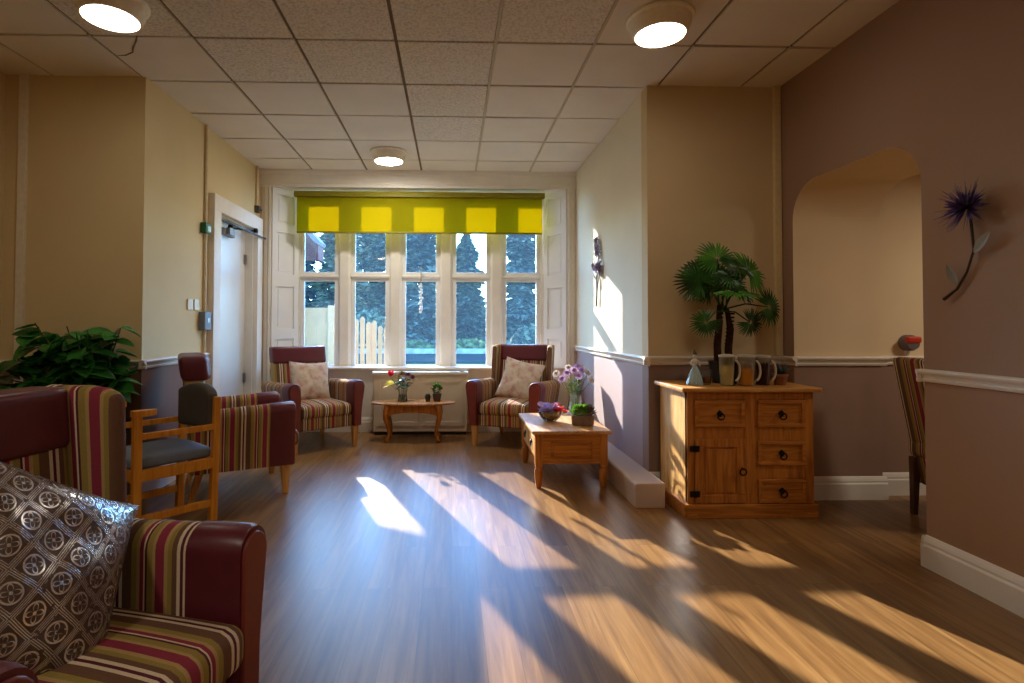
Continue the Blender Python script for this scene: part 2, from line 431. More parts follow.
# boxed-in pipe running along the right alcove wall
lb = MB(); lb.prism([(1.185,0),(1.185,.15),(1.195,.16),(1.379,.16),(1.379,0)], lambda p, t: (p[0], t, p[1]), [3.54, 5.95])
struct(lb.build('trim_pipe_boxing', M_ledge, bevel=.006))
# window wall architrave
ab = MB()
ARCH = [(0,0),(.028,0),(.032,.02),(.022,.035),(.024,.07),(.016,.085),(.014,.1),(0,.1)]
ab.prism(ARCH, lambda p, t: (WL-p[1], 6.1-p[0], t), [0, 2.69]); ab.prism(ARCH, lambda p, t: (WR+min(p[1],.094), 6.1-p[0], t), [0, 2.69])
ab.prism([(0,0),(.02,0),(.024,.03),(.016,.045),(.016,.14),(.03,.155),(.036,.189),(0,.189)], lambda p, t: (t, 6.1-p[0], 2.69+p[1]), [-2.11, 1.38])
struct(ab.build('trim_window_architrave', M_window))

# ------------------------------------------------------------------ window
win = bpy.data.objects.new('window_1', None); C.objects.link(win); win['kind'] = 'structure'
GX = -1.698; GP = .5825; GW = .349
ZB, ZM0, ZM1, ZT = .712, 1.677, 1.783, 2.615
sb = MB()
edges = []
SY0, SY1 = 6.34, 6.52
fx0 = GX-.13; fx1 = GX+4*GP+GW+.13
sb.box(fx0, GX-.045, SY0, SY1, .68, 2.70); sb.box(GX+4*GP+GW+.045, fx1, SY0, SY1, .68, 2.70)
for k in range(4):
    a = GX+k*GP+GW+.045; b = GX+(k+1)*GP-.045
    sb.prism([(a,SY0+.03),(a+.025,SY0),(b-.025,SY0),(b,SY0+.03),(b,SY1),(a,SY1)], lambda p, t: (p[0], p[1], t), [.68, 2.70])
for k in range(5):
    a = GX+k*GP-.045; b = a+GW+.09
    sb.prism([(ZM0+.035,SY0+.03),(ZM0+.045,SY0+.01),(ZM1-.045,SY0+.01),(ZM1-.035,SY0+.03),(ZM1-.035,SY1),(ZM0+.035,SY1)], lambda p, t: (t, p[1], p[0]), [a, b])
sb.box(GX-.13, fx1, SY0, SY1, ZT+.04, 2.70); sb.box(GX-.13, fx1, SY0+.01, SY1, .66, ZB-.035)
sb.build('mullion_frame', M_window, win)
for k in range(5):
    for z0, z1 in ((ZB, ZM0), (ZM1, ZT)):
        x = GX+k*GP; cb = MB(); w = .045 if z0 < 1 else .045; v = .036
        y0, y1 = 6.382, 6.425
        cb.box(x-w, x+.002, y0, y1, z0-v, z1+v, .006); cb.box(x+GW-.002, x+GW+w, y0, y1, z0-v, z1+v, .006)
        cb.box(x, x+GW, y0, y1, z0-v, z0+.002, .006); cb.box(x, x+GW, y0, y1, z1-.002, z1+v, .006)
        co = cb.build('casement', M_casement, win)
        g = MB(); g.box(x-.004, x+GW+.004, 6.400, 6.404, z0-.004, z1+.004)
        g.build('glass', M_pane, co)
st = MB(); st.box(WL, WR, 6.085, 6.36, .68, .708, .008); st.build('sill', M_window, win)
# splayed panelled shutter linings
def shutter(side):
    b = MB()
    if side < 0: a0, a1 = Vector((WL,6.1)), Vector((-1.765,6.345))
    else: a0, a1 = Vector((WR,6.1)), Vector((1.075,6.345))
    L = (a1-a0).length; t = (a1-a0)/L; n = Vector((-t.y, t.x))
    if n.x*side > 0: n = -n
    def P(s, z, d): 
        q = a0+t*s+n*d; return (q.x, q.y, z)
    def slab(s0, s1, z0, z1, d0, d1):
        vs = [P(s, z, d) for s in (s0,s1) for z in (z0,z1) for d in (d0,d1)]
        b.add(vs, [(0,1,3,2),(4,6,7,5),(0,4,5,1),(2,3,7,6),(0,2,6,4),(1,5,7,3)])
    slab(0, L, .70, 2.69, -.03, 0)
    m = .055
    slab(0, m, .70, 2.69, 0, .022); slab(L-m, L, .70, 2.69, 0, .022)
    zs = [.70, .78, 1.02, 1.13, 1.60, 1.74, 2.20, 2.30, 2.62, 2.69]
    for i in range(0, len(zs), 2): slab(m, L-m, zs[i], zs[i+1], 0, .022)
    for i in range(1, len(zs)-1, 2):
        slab(m+.03, L-m-.03, zs[i]+.03, zs[i+1]-.03, 0, .008)
    # fill behind to the wall
    q = [a0, a1, Vector((a1.x, 6.45)), Vector((a0.x, 6.45))]
    b.add([(p.x,p.y,z) for z in (.70,2.69) for p in q], [(0,1,2,3),(4,5,6,7),(1,2,6,5)])
    b.build('shutter_lining', M_casement, win)
shutter(-1); shutter(1)

# roller blind
def blind():
    m, nt, out = mat('lime_blind_cloth')
    d = N(nt, 'ShaderNodeBsdfDiffuse'); d.inputs[0].default_value = rgb((.33,.285,.010))
    t = N(nt, 'ShaderNodeBsdfTranslucent'); t.inputs[0].default_value = rgb((.70,.565,.006))
    tc = N(nt, 'ShaderNodeTexCoord'); w = N(nt, 'ShaderNodeTexNoise'); w.inputs['Scale'].default_value = 120; nt.links.new(tc.outputs['Object'], w.inputs['Vector'])
    mr = N(nt, 'ShaderNodeMapRange'); mr.inputs[3].default_value = .40; mr.inputs[4].default_value = .5; nt.links.new(w.outputs['Fac'], mr.inputs[0])
    mx = N(nt, 'ShaderNodeMixShader'); nt.links.new(mr.outputs[0], mx.inputs[0])
    nt.links.new(d.outputs[0], mx.inputs[1]); nt.links.new(t.outputs[0], mx.inputs[2]); nt.links.new(mx.outputs[0], out.inputs[0])
    mb_ = plain('lime_blind_bar', s2l(132,122,22), .5, 0, .4)
    r = thing('roller_blind', 'lime green roller blind pulled down across the top of the window', 'blind', (-.35,6.135,2.19))
    c = MB(); c.box(-1.37, 1.36, -.0015, .0015, .012, .43); c.build('blind_cloth', m, r)
    h = MB(); h.prism([(-.035,0),(-.04,.03),(-.03,.058),(.035,.058),(.035,0)], lambda p, t: (t, p[0], .405+p[1]), [-1.395, 1.385]); h.build('cassette', mb_, r)
    k = MB(); k.box(-1.37, 1.36, -.009, .009, 0, .022, .006); k.build('bottom_bar', mb_, r)
    ch = MB(); ch.tube([(1.372,-.02,.41),(1.372,-.02,-.42),(1.372,0,-.44),(1.372,.02,-.42),(1.372,.02,.41)], .0025, 5); ch.build('pull_chain', M_white, r)
blind()

# suncatcher
r = thing('suncatcher', 'string of clear glass beads hanging from a hook in the middle window', 'suncatcher', (-.353,6.29,1.30))
b = MB()
for k in range(11):
    z = .02+k*.032; rr = .024 if k % 2 else .016
    b.lathe([(.001,-rr),(rr*.8,-rr*.5),(rr,0),(rr*.8,rr*.5),(.001,rr)], ((k % 3-1)*.006,0,z), 10)
b.build('bead_string', plain('crystal_bead', (.88,.88,.84), .15, 0, .8), r)
b = MB(); b.tube([(0,0,.35),(0,.0,.50),(0,.02,.53),(0,.045,.52)], .005, 6); b.lathe([(.014,0),(.014,.01)], (0,.0,.5), 10); b.build('hook', plain('brass_hook', (.35,.26,.12), .4, .8), r)

# ------------------------------------------------------------------ door on the left
door = bpy.data.objects.new('door_1', None); C.objects.link(door); door['kind'] = 'structure'
b = MB(); b.box(-2.225, -2.185, DY0+.03, DY1-.02, .01, DZ-.02, .003); b.build('door_leaf', M_door, door)
b = MB()
b.box(-2.25, -2.105, DY0, DY0+.03, 0, DZ); b.box(-2.25, -2.105, DY1-.03, DY1, 0, DZ); b.box(-2.25, -2.105, DY0, DY1, DZ-.03, DZ)
b.build('door_lining', M_window, door)
b = MB()
b.box(-2.115, -2.055, DY0-.135, DY0+.012, 0, DZ-.012, .006); b.box(-2.115, -2.055, DY1-.012, DY1+.135, 0, DZ-.012, .006); b.box(-2.115, -2.053, DY0-.136, DY1+.136, DZ-.014, DZ+.13, .006)
b.build('architrave', M_window, door)
for z in (.62, 1.86):
    b = MB(); b.tube([(-2.17,DY1-.032,z-.05),(-2.17,DY1-.032,z+.05)], .009, 8); b.box(-2.185,-2.18,DY1-.07,DY1-.03,z-.05,z+.05); b.build('hinge', M_steel, door)
r = thing('door_closer', 'steel door closer with a dark arm on top of the white door', 'door closer', (-2.185,5.35,2.06))
b = MB(); b.box(0, .05, -.13, .13, -.035, .03, .012); b.build('closer_body', plain('closer_grey', s2l(132,134,136), .5, .2), r)
b = MB(); b.bar((.07,-.38,.075), (.155,.70,.05), .014, .014); b.bar((.06,0,.045), (.13,.42,.09), .02, .016)
b.build('closer_arm', M_iron, r)
b = MB(); b.lathe([(.02,0),(.024,.02),(.018,.045)], (.06,-.02,.03), 12); b.build('pivot', M_iron, r)
b = MB(); b.lathe([(.022,0),(.026,.02),(.018,.045)], (.145,.42,.07), 12); b.build('pivot', M_iron, r)
b = MB(); b.box(.05,.085,-.09,.02,-.03,.035); b.build('bracket', bpy.data.materials['closer_grey'], r)

# small wall fittings on the left alcove wall
tag_o = thing('emergency_call_box', 'small green emergency door release box beside the white door', 'call box', (-2.11,4.715,1.95))
b = MB(); b.box(0,.05,-.05,.05,0,.085,.006); b.build('housing', plain('release_green', s2l(20,104,66), .4), tag_o)
b = MB(); b.box(.05,.056,-.028,.034,.014,.06,.002); b.build('front_plate', plain('release_plate', s2l(196,214,206), .4), tag_o)
b = MB(); b.box(0,.012,-.043,.043,0,.086,.004)
o = b.build('light_switch', plain('switch_cream', s2l(222,208,176), .4), None, loc=(-2.11,4.49,1.295)); tag(o, 'white switch plate on cream wall, further from the door frame', 'light switch', 'switch plates beside the door')
o2 = o.copy(); C.objects.link(o2); o2.location = (-2.11,4.60,1.295); o2['label'] = 'white switch plate on cream wall, the one nearer the grey box'
r = thing('control_box', 'grey control box on the conduit next to the white door', 'control box', (-2.11,4.715,1.13))
b = MB(); b.box(0,.055,-.06,.06,0,.155,.008); b.build('housing', plain('grey_plastic', s2l(112,124,138), .5), r)
b = MB(); b.box(.055,.06,-.012,.012,.06,.10,.002); b.build('key_switch', M_steel, r)
def conduit(name, label, pts, rad, m):
    b = MB(); b.tube(pts, rad, 10); return tag(b.build(name, m, None, smooth=True), label, 'conduit')
M_cond = plain('painted_conduit', s2l(222,206,170), .5)
conduit('wall_conduit', 'thin round conduit beside the white door, running through the green box', [(-2.095,4.735,.0),(-2.095,4.735,CEIL)], .012, M_cond)
conduit('wall_conduit', 'short conduit dropping from the ceiling to the dark sensor over the door', [(-2.095,5.955,2.45),(-2.095,5.955,CEIL)], .012, M_cond)
b = MB(); b.box(0,.022,-.0,.05,0,CEIL-.0)
tag(b.build('cable_trunking', plain('trunking_cream', s2l(232,222,200), .5), None, loc=(-2.945,3.797,0)), 'pale square trunking up the dim wall behind the leafy plant', 'trunking')
bpy.data.objects['cable_trunking'].rotation_euler.z = -PI/2; bpy.data.objects['cable_trunking'].location = (-2.945,3.82,0)
b = MB(); b.box(0,.05,0,.03,0,CEIL-.965,.006)
tag(b.build('cable_trunking', plain('trunking_cream_corner', s2l(222,200,150), .5), None, loc=(2.28,3.81,.965)), 'cream trunking up the corner between palm and archway', 'trunking')
r = thing('door_sensor', 'small dark sensor on the wall over the door closer', 'sensor', (-2.11,5.955,2.375))
b = MB(); b.box(-.006,.05,-.035,.035,0,.075,.012); b.build('housing', plain('sensor_brown', s2l(72,62,48), .5), r)
b = MB(); b.lathe([(.02,0),(.016,.015)], (.05,0,.02), 12); b.build('lens', M_iron, r)

# ------------------------------------------------------------------ ceiling lamps
M_diff = emit('lamp_diffuser_glow', (1,.90,.76), 17)
M_rim = plain('lamp_rim', s2l(250,242,226), .45)
M_diff2 = emit('bay_lamp_diffuser_glow', (1,.94,.86), 90)
def lamp(x, y, label, glow=None):
    r = thing('ceiling_lamp', label, 'ceiling lamp', (x,y,CEIL-.098), 0, 'round ceiling lamps')
    b = MB(); b.lathe([(.001,.096),(.182,.096),(.182,.083),(.168,.076),(.160,.04),(.142,.004),(.134,.002),(.134,.02),(.001,.03)], n=40, caps=False); b.build('rim', M_rim, r, smooth=True)
    b = MB(); b.lathe([(.002,-.012),(.06,-.010),(.105,-.004),(.134,.006)], n=40, caps=False); b.build('diffuser', glow or M_diff, r, smooth='all')
lamp(1.15, 2.99, 'lit round ceiling lamp nearest the mocha wall')
lamp(-1.80, 2.92, 'lit round ceiling lamp by the cracked tile on the near left')
lamp(-.625, 5.42, 'small looking lit round ceiling lamp just before the lime blind', M_diff2)

# ------------------------------------------------------------------ upholstered armchairs
def facing(fx, fy): return math.atan2(fx, -fy)
def arm_prof(s, g=0.0):
    """arm section (outer side = +x*s): straight inside, rolled and flared top"""
    pts = [(.262-g,.205),(.262-g,.555)]
    cx, cz, rr = .322, .580, .060+g
    for k in range(11):
        a = PI - PI*k/10
        pts.append((cx+rr*math.cos(a), cz+rr*math.sin(a)*1.0))
    pts += [(.374+g,.52),(.358+g,.42),(.347+g,.32),(.345+g,.205)]
    return [(s*x, z) for x, z in pts]
def armchair(label, loc, f, wings, rake=.20, chair_group='striped wine armchairs', lip=0, depth=.0, arms_front=-.37, wing_d=.20, roll=0.0, top=.99):
    r = thing('armchair', label, 'armchair', loc, facing(*f), chair_group)
    YB = .24-depth
    yf = arms_front+.07; yb = YB+.05
    # seat rail and cushion
    b = MB(); b.rbox((0,(yf+yb)/2-.03,.255), (.53,yb-yf+.02,.115), .015); b.build('seat_base', M_stripe, r, smooth='all')
    def puff(p):
        k = max(0,(1-(p.x/.27)**2))*max(0,(1-(p.y/.32)**2)); return (p.x, p.y, p.z+(.022*k if p.z > 0 else 0))
    b = MB(); b.rbox((0,(yf+yb)/2-.05-lip/2,.365), (.518,yb-yf+.02+lip,.115), .04, 10, puff); b.build('seat_cushion', M_stripe, r, smooth='all')
    # back
    def wback(p):
        k = max(0, 1-(p.x/.28)**2); dy = -.02*k if p.y < 0 else 0
        return (p.x, p.y+dy+p.z*rake, p.z)
    bw = .50 if wings else .56
    h = top-.30; zc = .30+h/2
    b = MB(); b.rbox((0,YB+.09,zc), (bw,.11,h), .022, 8, wback); b.build('backrest', M_stripe, r, smooth='all')
    hz = top-.078
    def whead(p):
        zz = p.z+hz-zc
        k = max(0, 1-(p.x/.29)**2); dy = -.025*k if p.y < 0 else 0
        return (p.x, p.y+dy+zz*rake, p.z)
    b = MB(); b.rbox((0,YB+.087-roll*.3,hz), (bw+.008+roll*1.1,.122+roll,.165), .018+roll*.35, 8, whead); b.build('headrest', M_leather, r, smooth='all')
    if wings:
        for s in (-1, 1):
            wz = top-.245
            def ww(p):
                # front edge narrows downward, top corner rounded
                t = (p.z+.26)/.52
                y = p.y
                if y < 0: y *= .78+.34*t
                zt = p.z
                if p.y < -.02 and p.z > .12: zt -= 1.5*max(0, (-p.y-.03))**1.6
                out = (.030 if p.y < 0 else .008)*s*min(1,abs(p.y)/.08+.2)
                return (p.x+out, y+(p.z+wz-zc)*rake, zt)
            b = MB(); b.rbox((s*.272,YB+.135-wing_d/2,wz), (.06,wing_d,.50), .024, 8, ww, uax=1); b.build('wing', M_stripe, r, smooth='all')
    for s in (-1, 1):
        sl = lambda t: -.020*(t-arms_front)/.5
        ys = [arms_front+.16, arms_front+.25, arms_front+.35, arms_front+.45, YB+.12]
        b = MB(); b.prism(arm_prof(s), lambda p, t: (p[0], t, p[1]+sl(t)*(p[1]-.2)/.4), ys); b.build('armrest', M_stripe, r, smooth=True)
        q = arm_prof(s, .003); cxm = s*.305
        def fr(p, t):
            k = 1-.08*max(0, (arms_front+.02-t)/.02)
            return (cxm+(p[0]-cxm)*k, t, p[1]*(1 if k == 1 else .992)+sl(t)*(p[1]-.2)/.4)
        b = MB(); b.prism(q, fr, [arms_front, arms_front+.008, arms_front+.02, arms_front+.162]); o = b.build('arm_front', M_leather, r, smooth=True)
        b = MB()
        def ff(p, t): return (cxm+(p[0]-cxm)*.84, t, .205+(p[1]-.205)*.968)
        b.prism(arm_prof(s), ff, [arms_front-.010, arms_front+.004]); b.build('arm_facing', M_leather2, o, smooth=True, bevel=.004)
        # legs
        b = MB(); b.bar((s*.30,arms_front+.05,.21), (s*.295,arms_front+.045,0), .062, .036); b.build('leg', M_oakleg, r, bevel=.003)
        b = MB(); b.bar((s*.26,YB+.06,.21), (s*.26,YB+.12,0), .05, .032); b.build('leg', M_oakleg, r, bevel=.003)
    return r
armchair('striped wing armchair in the near left corner with the embossed cushion', (-.985,1.30,0), (.966,-.259), True, rake=.10, depth=.135, arms_front=-.385, lip=.045, wing_d=.228, top=1.0)
armchair('striped wing armchair by the window, behind the pine coffee table', (.635,5.575,0), (-.42,-.907), True, top=.965)
armchair('striped wingless armchair at the left end of the window, pale cushion on it', (-1.375,5.50,0), (.60,-.80), False, top=.945)
armchair('striped armchair seen side on, standing before the white door', (-1.555,4.06,0), (.89,.45), False, rake=.12, depth=.05, arms_front=-.335, lip=.07, roll=.05, top=.965)

# cushions ------------------------------------------------------------
def cushion_mesh(sz, th, n=20, sag=0):
    b = MB(); vs = []; us = []; fs = []
    for side in (1, -1):
        for i in range(n+1):
            for j in range(n+1):
                u, v = -1+2*i/n, -1+2*j/n
                pin = 1-.10*((1-abs(u)**2)*abs(v)**3+(1-abs(v)**2)*abs(u)**3)
                t = th*((1-abs(u)**2.6)*(1-abs(v)**2.6))**.55
                w = .012*noise.noise(Vector((u*2.1, v*2.3, side*3.)))*(1-abs(u))*(1-abs(v))*3
                vs.append((u*sz/2*pin, side*(t/2+w), v*sz/2*pin)); us.append((u*sz/2, v*sz/2))
    m = (n+1)*(n+1)
    for s in (0, 1):
        for i in range(n):
            for j in range(n):
                a = s*m+i*(n+1)+j; fs.append((a, a+1, a+n+2, a+n+1) if s else (a, a+n+1, a+n+2, a+1))
    b.add(vs, fs, us)
    return b
def weld(o):
    bm = bmesh.new(); bm.from_mesh(o.data); bmesh.ops.remove_doubles(bm, verts=bm.verts, dist=.0005)
    bmesh.ops.recalc_face_normals(bm, faces=bm.faces); bm.to_mesh(o.data); bm.free()
    for p in o.data.polygons: p.use_smooth = True
def foil():
    m, nt, out = mat('embossed_foil_fabric')
    uv = N(nt, 'ShaderNodeUVMap'); uv.uv_map = 'UVMap'
    mp = N(nt, 'ShaderNodeMapping'); mp.inputs['Rotation'].default_value = (0,0,math.radians(24)); mp.inputs['Scale'].default_value = (14.5,14.5,1); nt.links.new(uv.outputs[0], mp.inputs[0])
    fr = N(nt, 'ShaderNodeVectorMath', operation='FRACTION'); nt.links.new(mp.outputs[0], fr.inputs[0])
    ce = N(nt, 'ShaderNodeVectorMath', operation='SUBTRACT'); ce.inputs[1].default_value = (.5,.5,0); nt.links.new(fr.outputs[0], ce.inputs[0])
    sep = N(nt, 'ShaderNodeSeparateXYZ'); nt.links.new(ce.outputs[0], sep.inputs[0])
    def ma(op, a, b=None, c=None):
        n = N(nt, 'ShaderNodeMath', operation=op)
        for i, q in enumerate((a, b, c)):
            if q is None: continue
            if isinstance(q, (int, float)): n.inputs[i].default_value = q
            else: nt.links.new(q, n.inputs[i])
        return n.outputs[0]
    z0 = N(nt, 'ShaderNodeCombineXYZ'); nt.links.new(sep.outputs[0], z0.inputs[0]); nt.links.new(sep.outputs[1], z0.inputs[1])
    ln = N(nt, 'ShaderNodeVectorMath', operation='LENGTH'); nt.links.new(z0.outputs[0], ln.inputs[0]); rad = ln.outputs['Value']
    ax = ma('ABSOLUTE', sep.outputs[0]); ay = ma('ABSOLUTE', sep.outputs[1])
    def band(v, c, w): return ma('LESS_THAN', ma('ABSOLUTE', ma('SUBTRACT', v, c)), w)
    ring = band(rad, .31, .028)
    mxx = ma('MAXIMUM', ax, ay); grid = band(mxx, .47, .014)
    sq = band(mxx, .41, .010)
    ang = N(nt, 'ShaderNodeMath', operation='ARCTAN2'); nt.links.new(sep.outputs[1], ang.inputs[0]); nt.links.new(sep.outputs[0], ang.inputs[1])
    pet = ma('ABSOLUTE', ma('SINE', ma('MULTIPLY', ang.outputs[0], 2.0)))
    pe = ma('MULTIPLY', band(rad, ma('MULTIPLY', pet, .26), .022), ma('GREATER_THAN', rad, .05))
    dot = ma('LESS_THAN', rad, .055)
    tot = ma('MINIMUM', ma('ADD', ma('ADD', ring, grid), ma('ADD', ma('ADD', sq, pe), dot)), 1)
    no = N(nt, 'ShaderNodeTexNoise'); no.inputs['Scale'].default_value = 35; nt.links.new(uv.outputs[0], no.inputs['Vector'])
    wear = ma('MULTIPLY', tot, ma('GREATER_THAN', no.outputs['Fac'], .36))
    b = bsdf(nt, out, (.1,.07,.05), .5, 0, .5)
    mx = N(nt, 'ShaderNodeMix', data_type='RGBA'); mx.inputs[6].default_value = rgb(s2l(88,70,60)); mx.inputs[7].default_value = rgb(s2l(244,240,238)); nt.links.new(wear, mx.inputs[0])
    nt.links.new(mx.outputs[2], b.inputs['Base Color'])
    nt.links.new(ma('MULTIPLY', wear, .7), b.inputs['Metallic']); nt.links.new(ma('MULTIPLY_ADD', wear, -.18, .42), b.inputs['Roughness'])
    bump(nt, b, ma('ADD', tot, ma('MULTIPLY', no.outputs['Fac'], .4)), .6, .004)
    return m
o = cushion_mesh(.47, .17, 24).build('cushion', foil()); weld(o)
tag(o, 'brown cushion with a silver embossed circle pattern on the near left armchair', 'cushion')
FGC = o
def place(o, loc, ex): o.location = loc; o.rotation_euler = ex
def floral():
    m, nt, out = mat('faded_floral_linen'); b = bsdf(nt, out, (.6,.5,.42), .9, 0, .2)
    uv = N(nt, 'ShaderNodeUVMap'); uv.uv_map = 'UVMap'
    no = N(nt, 'ShaderNodeTexNoise'); no.inputs['Scale'].default_value = 11; no.inputs['Detail'].default_value = 4; nt.links.new(uv.outputs[0], no.inputs['Vector'])
    r = ramp(nt, [(.38, s2l(194,154,142)), (.48, s2l(212,192,174)), (.58, s2l(218,202,184)), (.66, s2l(198,180,160))]); nt.links.new(no.outputs['Fac'], r.inputs[0])
    nt.links.new(r.outputs[0], b.inputs['Base Color']); return m
M_floral = floral()
o = cushion_mesh(.42, .13).build('cushion', M_floral); weld(o)
tag(o, 'pale floral cushion on the wingless armchair left of the window', 'cushion', 'pale floral cushions'); CL = o
o = cushion_mesh(.44, .13).build('cushion', M_floral); weld(o)
tag(o, 'pale floral cushion, tilted, on the wing armchair right of the window', 'cushion', 'pale floral cushions'); CR = o
def on_chair(o, loc, f, off, tilt, roll):
    """rest a cushion against a chair back: off = (side, forward, up)"""
    th = facing(*f); R = Matrix.Rotation(th, 4, 'Z')
    p = Vector(loc)+R @ Vector((off[0], -off[1], off[2]))
    o.matrix_world = Matrix.Translation(p) @ R @ Matrix.Rotation(-tilt, 4, 'X') @ Matrix.Rotation(roll, 4, 'Y')
on_chair(FGC, (-.985,1.30,0), (.966,-.259), (.0,.03,.615), math.radians(24), math.radians(36))
on_chair(CL, (-1.375,5.50,0), (.60,-.80), (.02,-.10,.605), math.radians(20), math.radians(4))
on_chair(CR, (.635,5.575,0), (-.42,-.907), (.03,-.09,.61), math.radians(22), math.radians(11))

# ------------------------------------------------------------------ wooden visitor chair
def visitor_chair():
    th = facing(-.66,-.75)
    base = Vector((-1.391,3.274,0))
    r = thing('visitor_chair', 'orange beech armchair with grey padded seat and curved back', 'chair', tuple(base), th)
    # local: -y = front; near side is x=0, far side x=-W
    s_ = 1
    R = Matrix.Rotation(-th, 4, 'Z')
    far = R @ Vector((-.33,.292,0)); W = far.x
    D = -.405
    for x in (0, W):
        b = MB(); b.bar((x,0,0), (x,.02,.755), .042, .036); b.build('back_leg', M_orange, r, bevel=.004)
        b = MB(); b.bar((x,D,0), (x,D,.69), .042, .042); b.build('front_leg', M_orange, r, bevel=.004)
        for hw, z0, z1 in ((.018,.345,.405),(.014,.125,.165),(.014,.565,.598)):
            b = MB(); b.box(x-hw, x+hw, D, 0, z0, z1, .004); b.build('side_rail', M_orange, r)
        b = MB()
        b.prism([(-.026,-.045),(.026,-.045),(.032,.0),(.026,.04),(.008,.075),(-.008,.075),(-.026,.04),(-.032,0)], lambda p, t: (x+p[0], D+.02+p[1], t), [.69,.697,.716,.722]); b.build('armrest', M_orange, r, smooth=True)
    for y, z0, z1 in ((D,.335,.40),(.003,.335,.40),(D,.16,.195)):
        b = MB(); b.box(W, 0, y-.014, y+.014, z0, z1, .004); b.build('cross_rail', M_orange, r)
    b = MB(); w2 = abs(W)
    def sp(p):
        k = max(0, 1-(p.x/(w2/2))**2)*max(0, 1-(p.y/.23)**2); return (p.x, p.y, p.z+(.035*k if p.z > 0 else 0))
    b.rbox((W/2, D/2-.005, .43), (w2-.045,.44,.06), .025, 8, sp); b.build('seat', M_grey, r, smooth='all')
    b = MB()
    def bp_(p):
        k = (p.x/(w2/2)); top = p.z
        if p.z > 0: top = p.z*(1-.38*abs(k)**2.4)
        return (p.x, p.y+.03*(1-k*k), top)
    b.rbox((W/2, .0, .685), (w2-.02,.065,.27), .026, 8, bp_); b.build('back_pad', M_greyb, r, smooth='all')
visitor_chair()

# ------------------------------------------------------------------ oval side table + radiator cover
r = thing('radiator_cover', 'cream panelled radiator cover under the middle of the window', 'radiator cover', (-.333,6.02,0))
b = MB(); b.box(-.50,.50,-.09,.108,.035,.655,.006); b.build('cabinet', M_rad, r)
b = MB(); b.box(-.515,.515,-.105,.108,.640,.672,.005); b.build('top_board', M_white, r)
b = MB()
for x0, x1 in ((-.46,-.02),(.02,.46)):
    b.box(x0, x1, -.097, -.09, .10, .14); b.box(x0, x1, -.097, -.09, .56, .60); b.box(x0, x0+.035, -.097, -.09, .14, .56); b.box(x1-.035, x1, -.097, -.09, .14, .56)
b.build('panel_moulding', M_rad, r)
b = MB(); b.box(-.49,.49,-.07,.10,0,.035); b.build('plinth', plain('dark_plinth', (.03,.02,.015), .7), r)
r = thing('thermostat', 'tiny white thermostat knob on the right end of the radiator cover', 'thermostat', (.115,5.99,.672))
b = MB(); b.lathe([(.022,0),(.022,.035),(.012,.045)], n=14); b.build('knob', M_white, r, smooth=True)
b = MB(); b.lathe([(.026,0),(.026,.006)], n=14); b.build('collar', M_steel, r)

TC = (-.39,5.67)
r = thing('oval_table', 'small oval pine table with curved legs before the radiator cover', 'side table', (TC[0],TC[1],0))
b = MB(); b.lathe([(.95,.372),(.985,.375),(1,.382),(1,.388),(.98,.393)], n=48, sx=.43, sy=.19); b.build('tabletop', M_pinet, r, smooth=True)
b = MB()
b.prism([(-.25,.372),(.25,.372),(.25,.265),(.17,.285),(.08,.295),(-.08,.295),(-.17,.285),(-.25,.265)], lambda p, t: (p[0], t, p[1]), [-.125,-.105]); b.prism([(-.25,.372),(.25,.372),(.25,.315),(-.25,.315)], lambda p, t: (p[0], t, p[1]), [.105,.125])
for s in (-1,1): b.box(s*.25-.01, s*.25+.01, -.125, .125, .31, .372)
b.build('apron', M_pined, r)
for sx in (-1,1):
    for sy in (-1,1):
        pts = []; rad = []
        for k in range(12):
            t = k/11; z = .37*(1-t)+.008*t
            o_ = .022*math.sin(t*PI*1.0)*(1-t)*2-.018*math.sin(max(0,t-.35)/.65*PI)+(.022*max(0,t-.85)/.15)
            pts.append((sx*(.245+o_), sy*(.115+o_*.7), z)); rad.append(.034-.019*min(1,t*1.3)+(.010*max(0,(t-.88)/.12)))
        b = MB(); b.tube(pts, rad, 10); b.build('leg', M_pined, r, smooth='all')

# ------------------------------------------------------------------ pine coffee table
r = thing('coffee_table', 'chunky pine coffee table with a drawer, in the sun by the right wall', 'coffee table', (.868,4.37,0))
b = MB(); b.box(-.288,.288,-.41,.41,.392,.416,.006); b.build('tabletop', M_pinet, r)
b = MB()
b.box(-.238,.238,-.375,-.355,.178,.392,.002); b.box(-.238,.238,.355,.375,.178,.392,.002); b.box(.225,.245,-.36,.36,.178,.392,.002); b.box(-.235,-.218,-.36,.36,.178,.20,.002); b.box(-.235,-.218,-.36,.36,.375,.392,.002)
b.box(-.24,.24,-.36,.36,.178,.186)
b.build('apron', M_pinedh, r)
b = MB()
z0, z1 = .178, .392
b.box(-.225,.225,-.388,-.374,z0,z0+.03,.002); b.box(-.225,.225,-.388,-.374,z1-.05,z1,.002); b.box(-.225,-.15,-.388,-.374,z0+.03,z1-.05,.002); b.box(.15,.225,-.388,-.374,z0+.03,z1-.05,.002); b.box(-.125,.125,-.382,-.374,z0+.05,z1-.07,.004)
b.build('end_panel_frame', M_pinedh, r)
for y0, y1 in ((-.345,-.005),(.005,.345)):
    b = MB(); b.box(-.252,-.234,y0,y1,.205,.37,.004); b.box(-.256,-.252,y0+.03,y1-.03,.232,.345,.003); d = b.build('drawer', M_pine, r)
    ym = (y0+y1)/2
    b = MB(); b.lathe([(.016,0),(.016,.006)], n=14, M=Matrix.Translation((-.256,ym,.30)) @ Matrix.Rotation(-PI/2,4,'Y'))
    b.tube([(-.266,ym+.024*math.sin(a),.28-.024*math.cos(a)) for a in [2*PI*k/14 for k in range(15)]], .004, 6); b.build('ring_handle', M_iron, d, smooth=True)
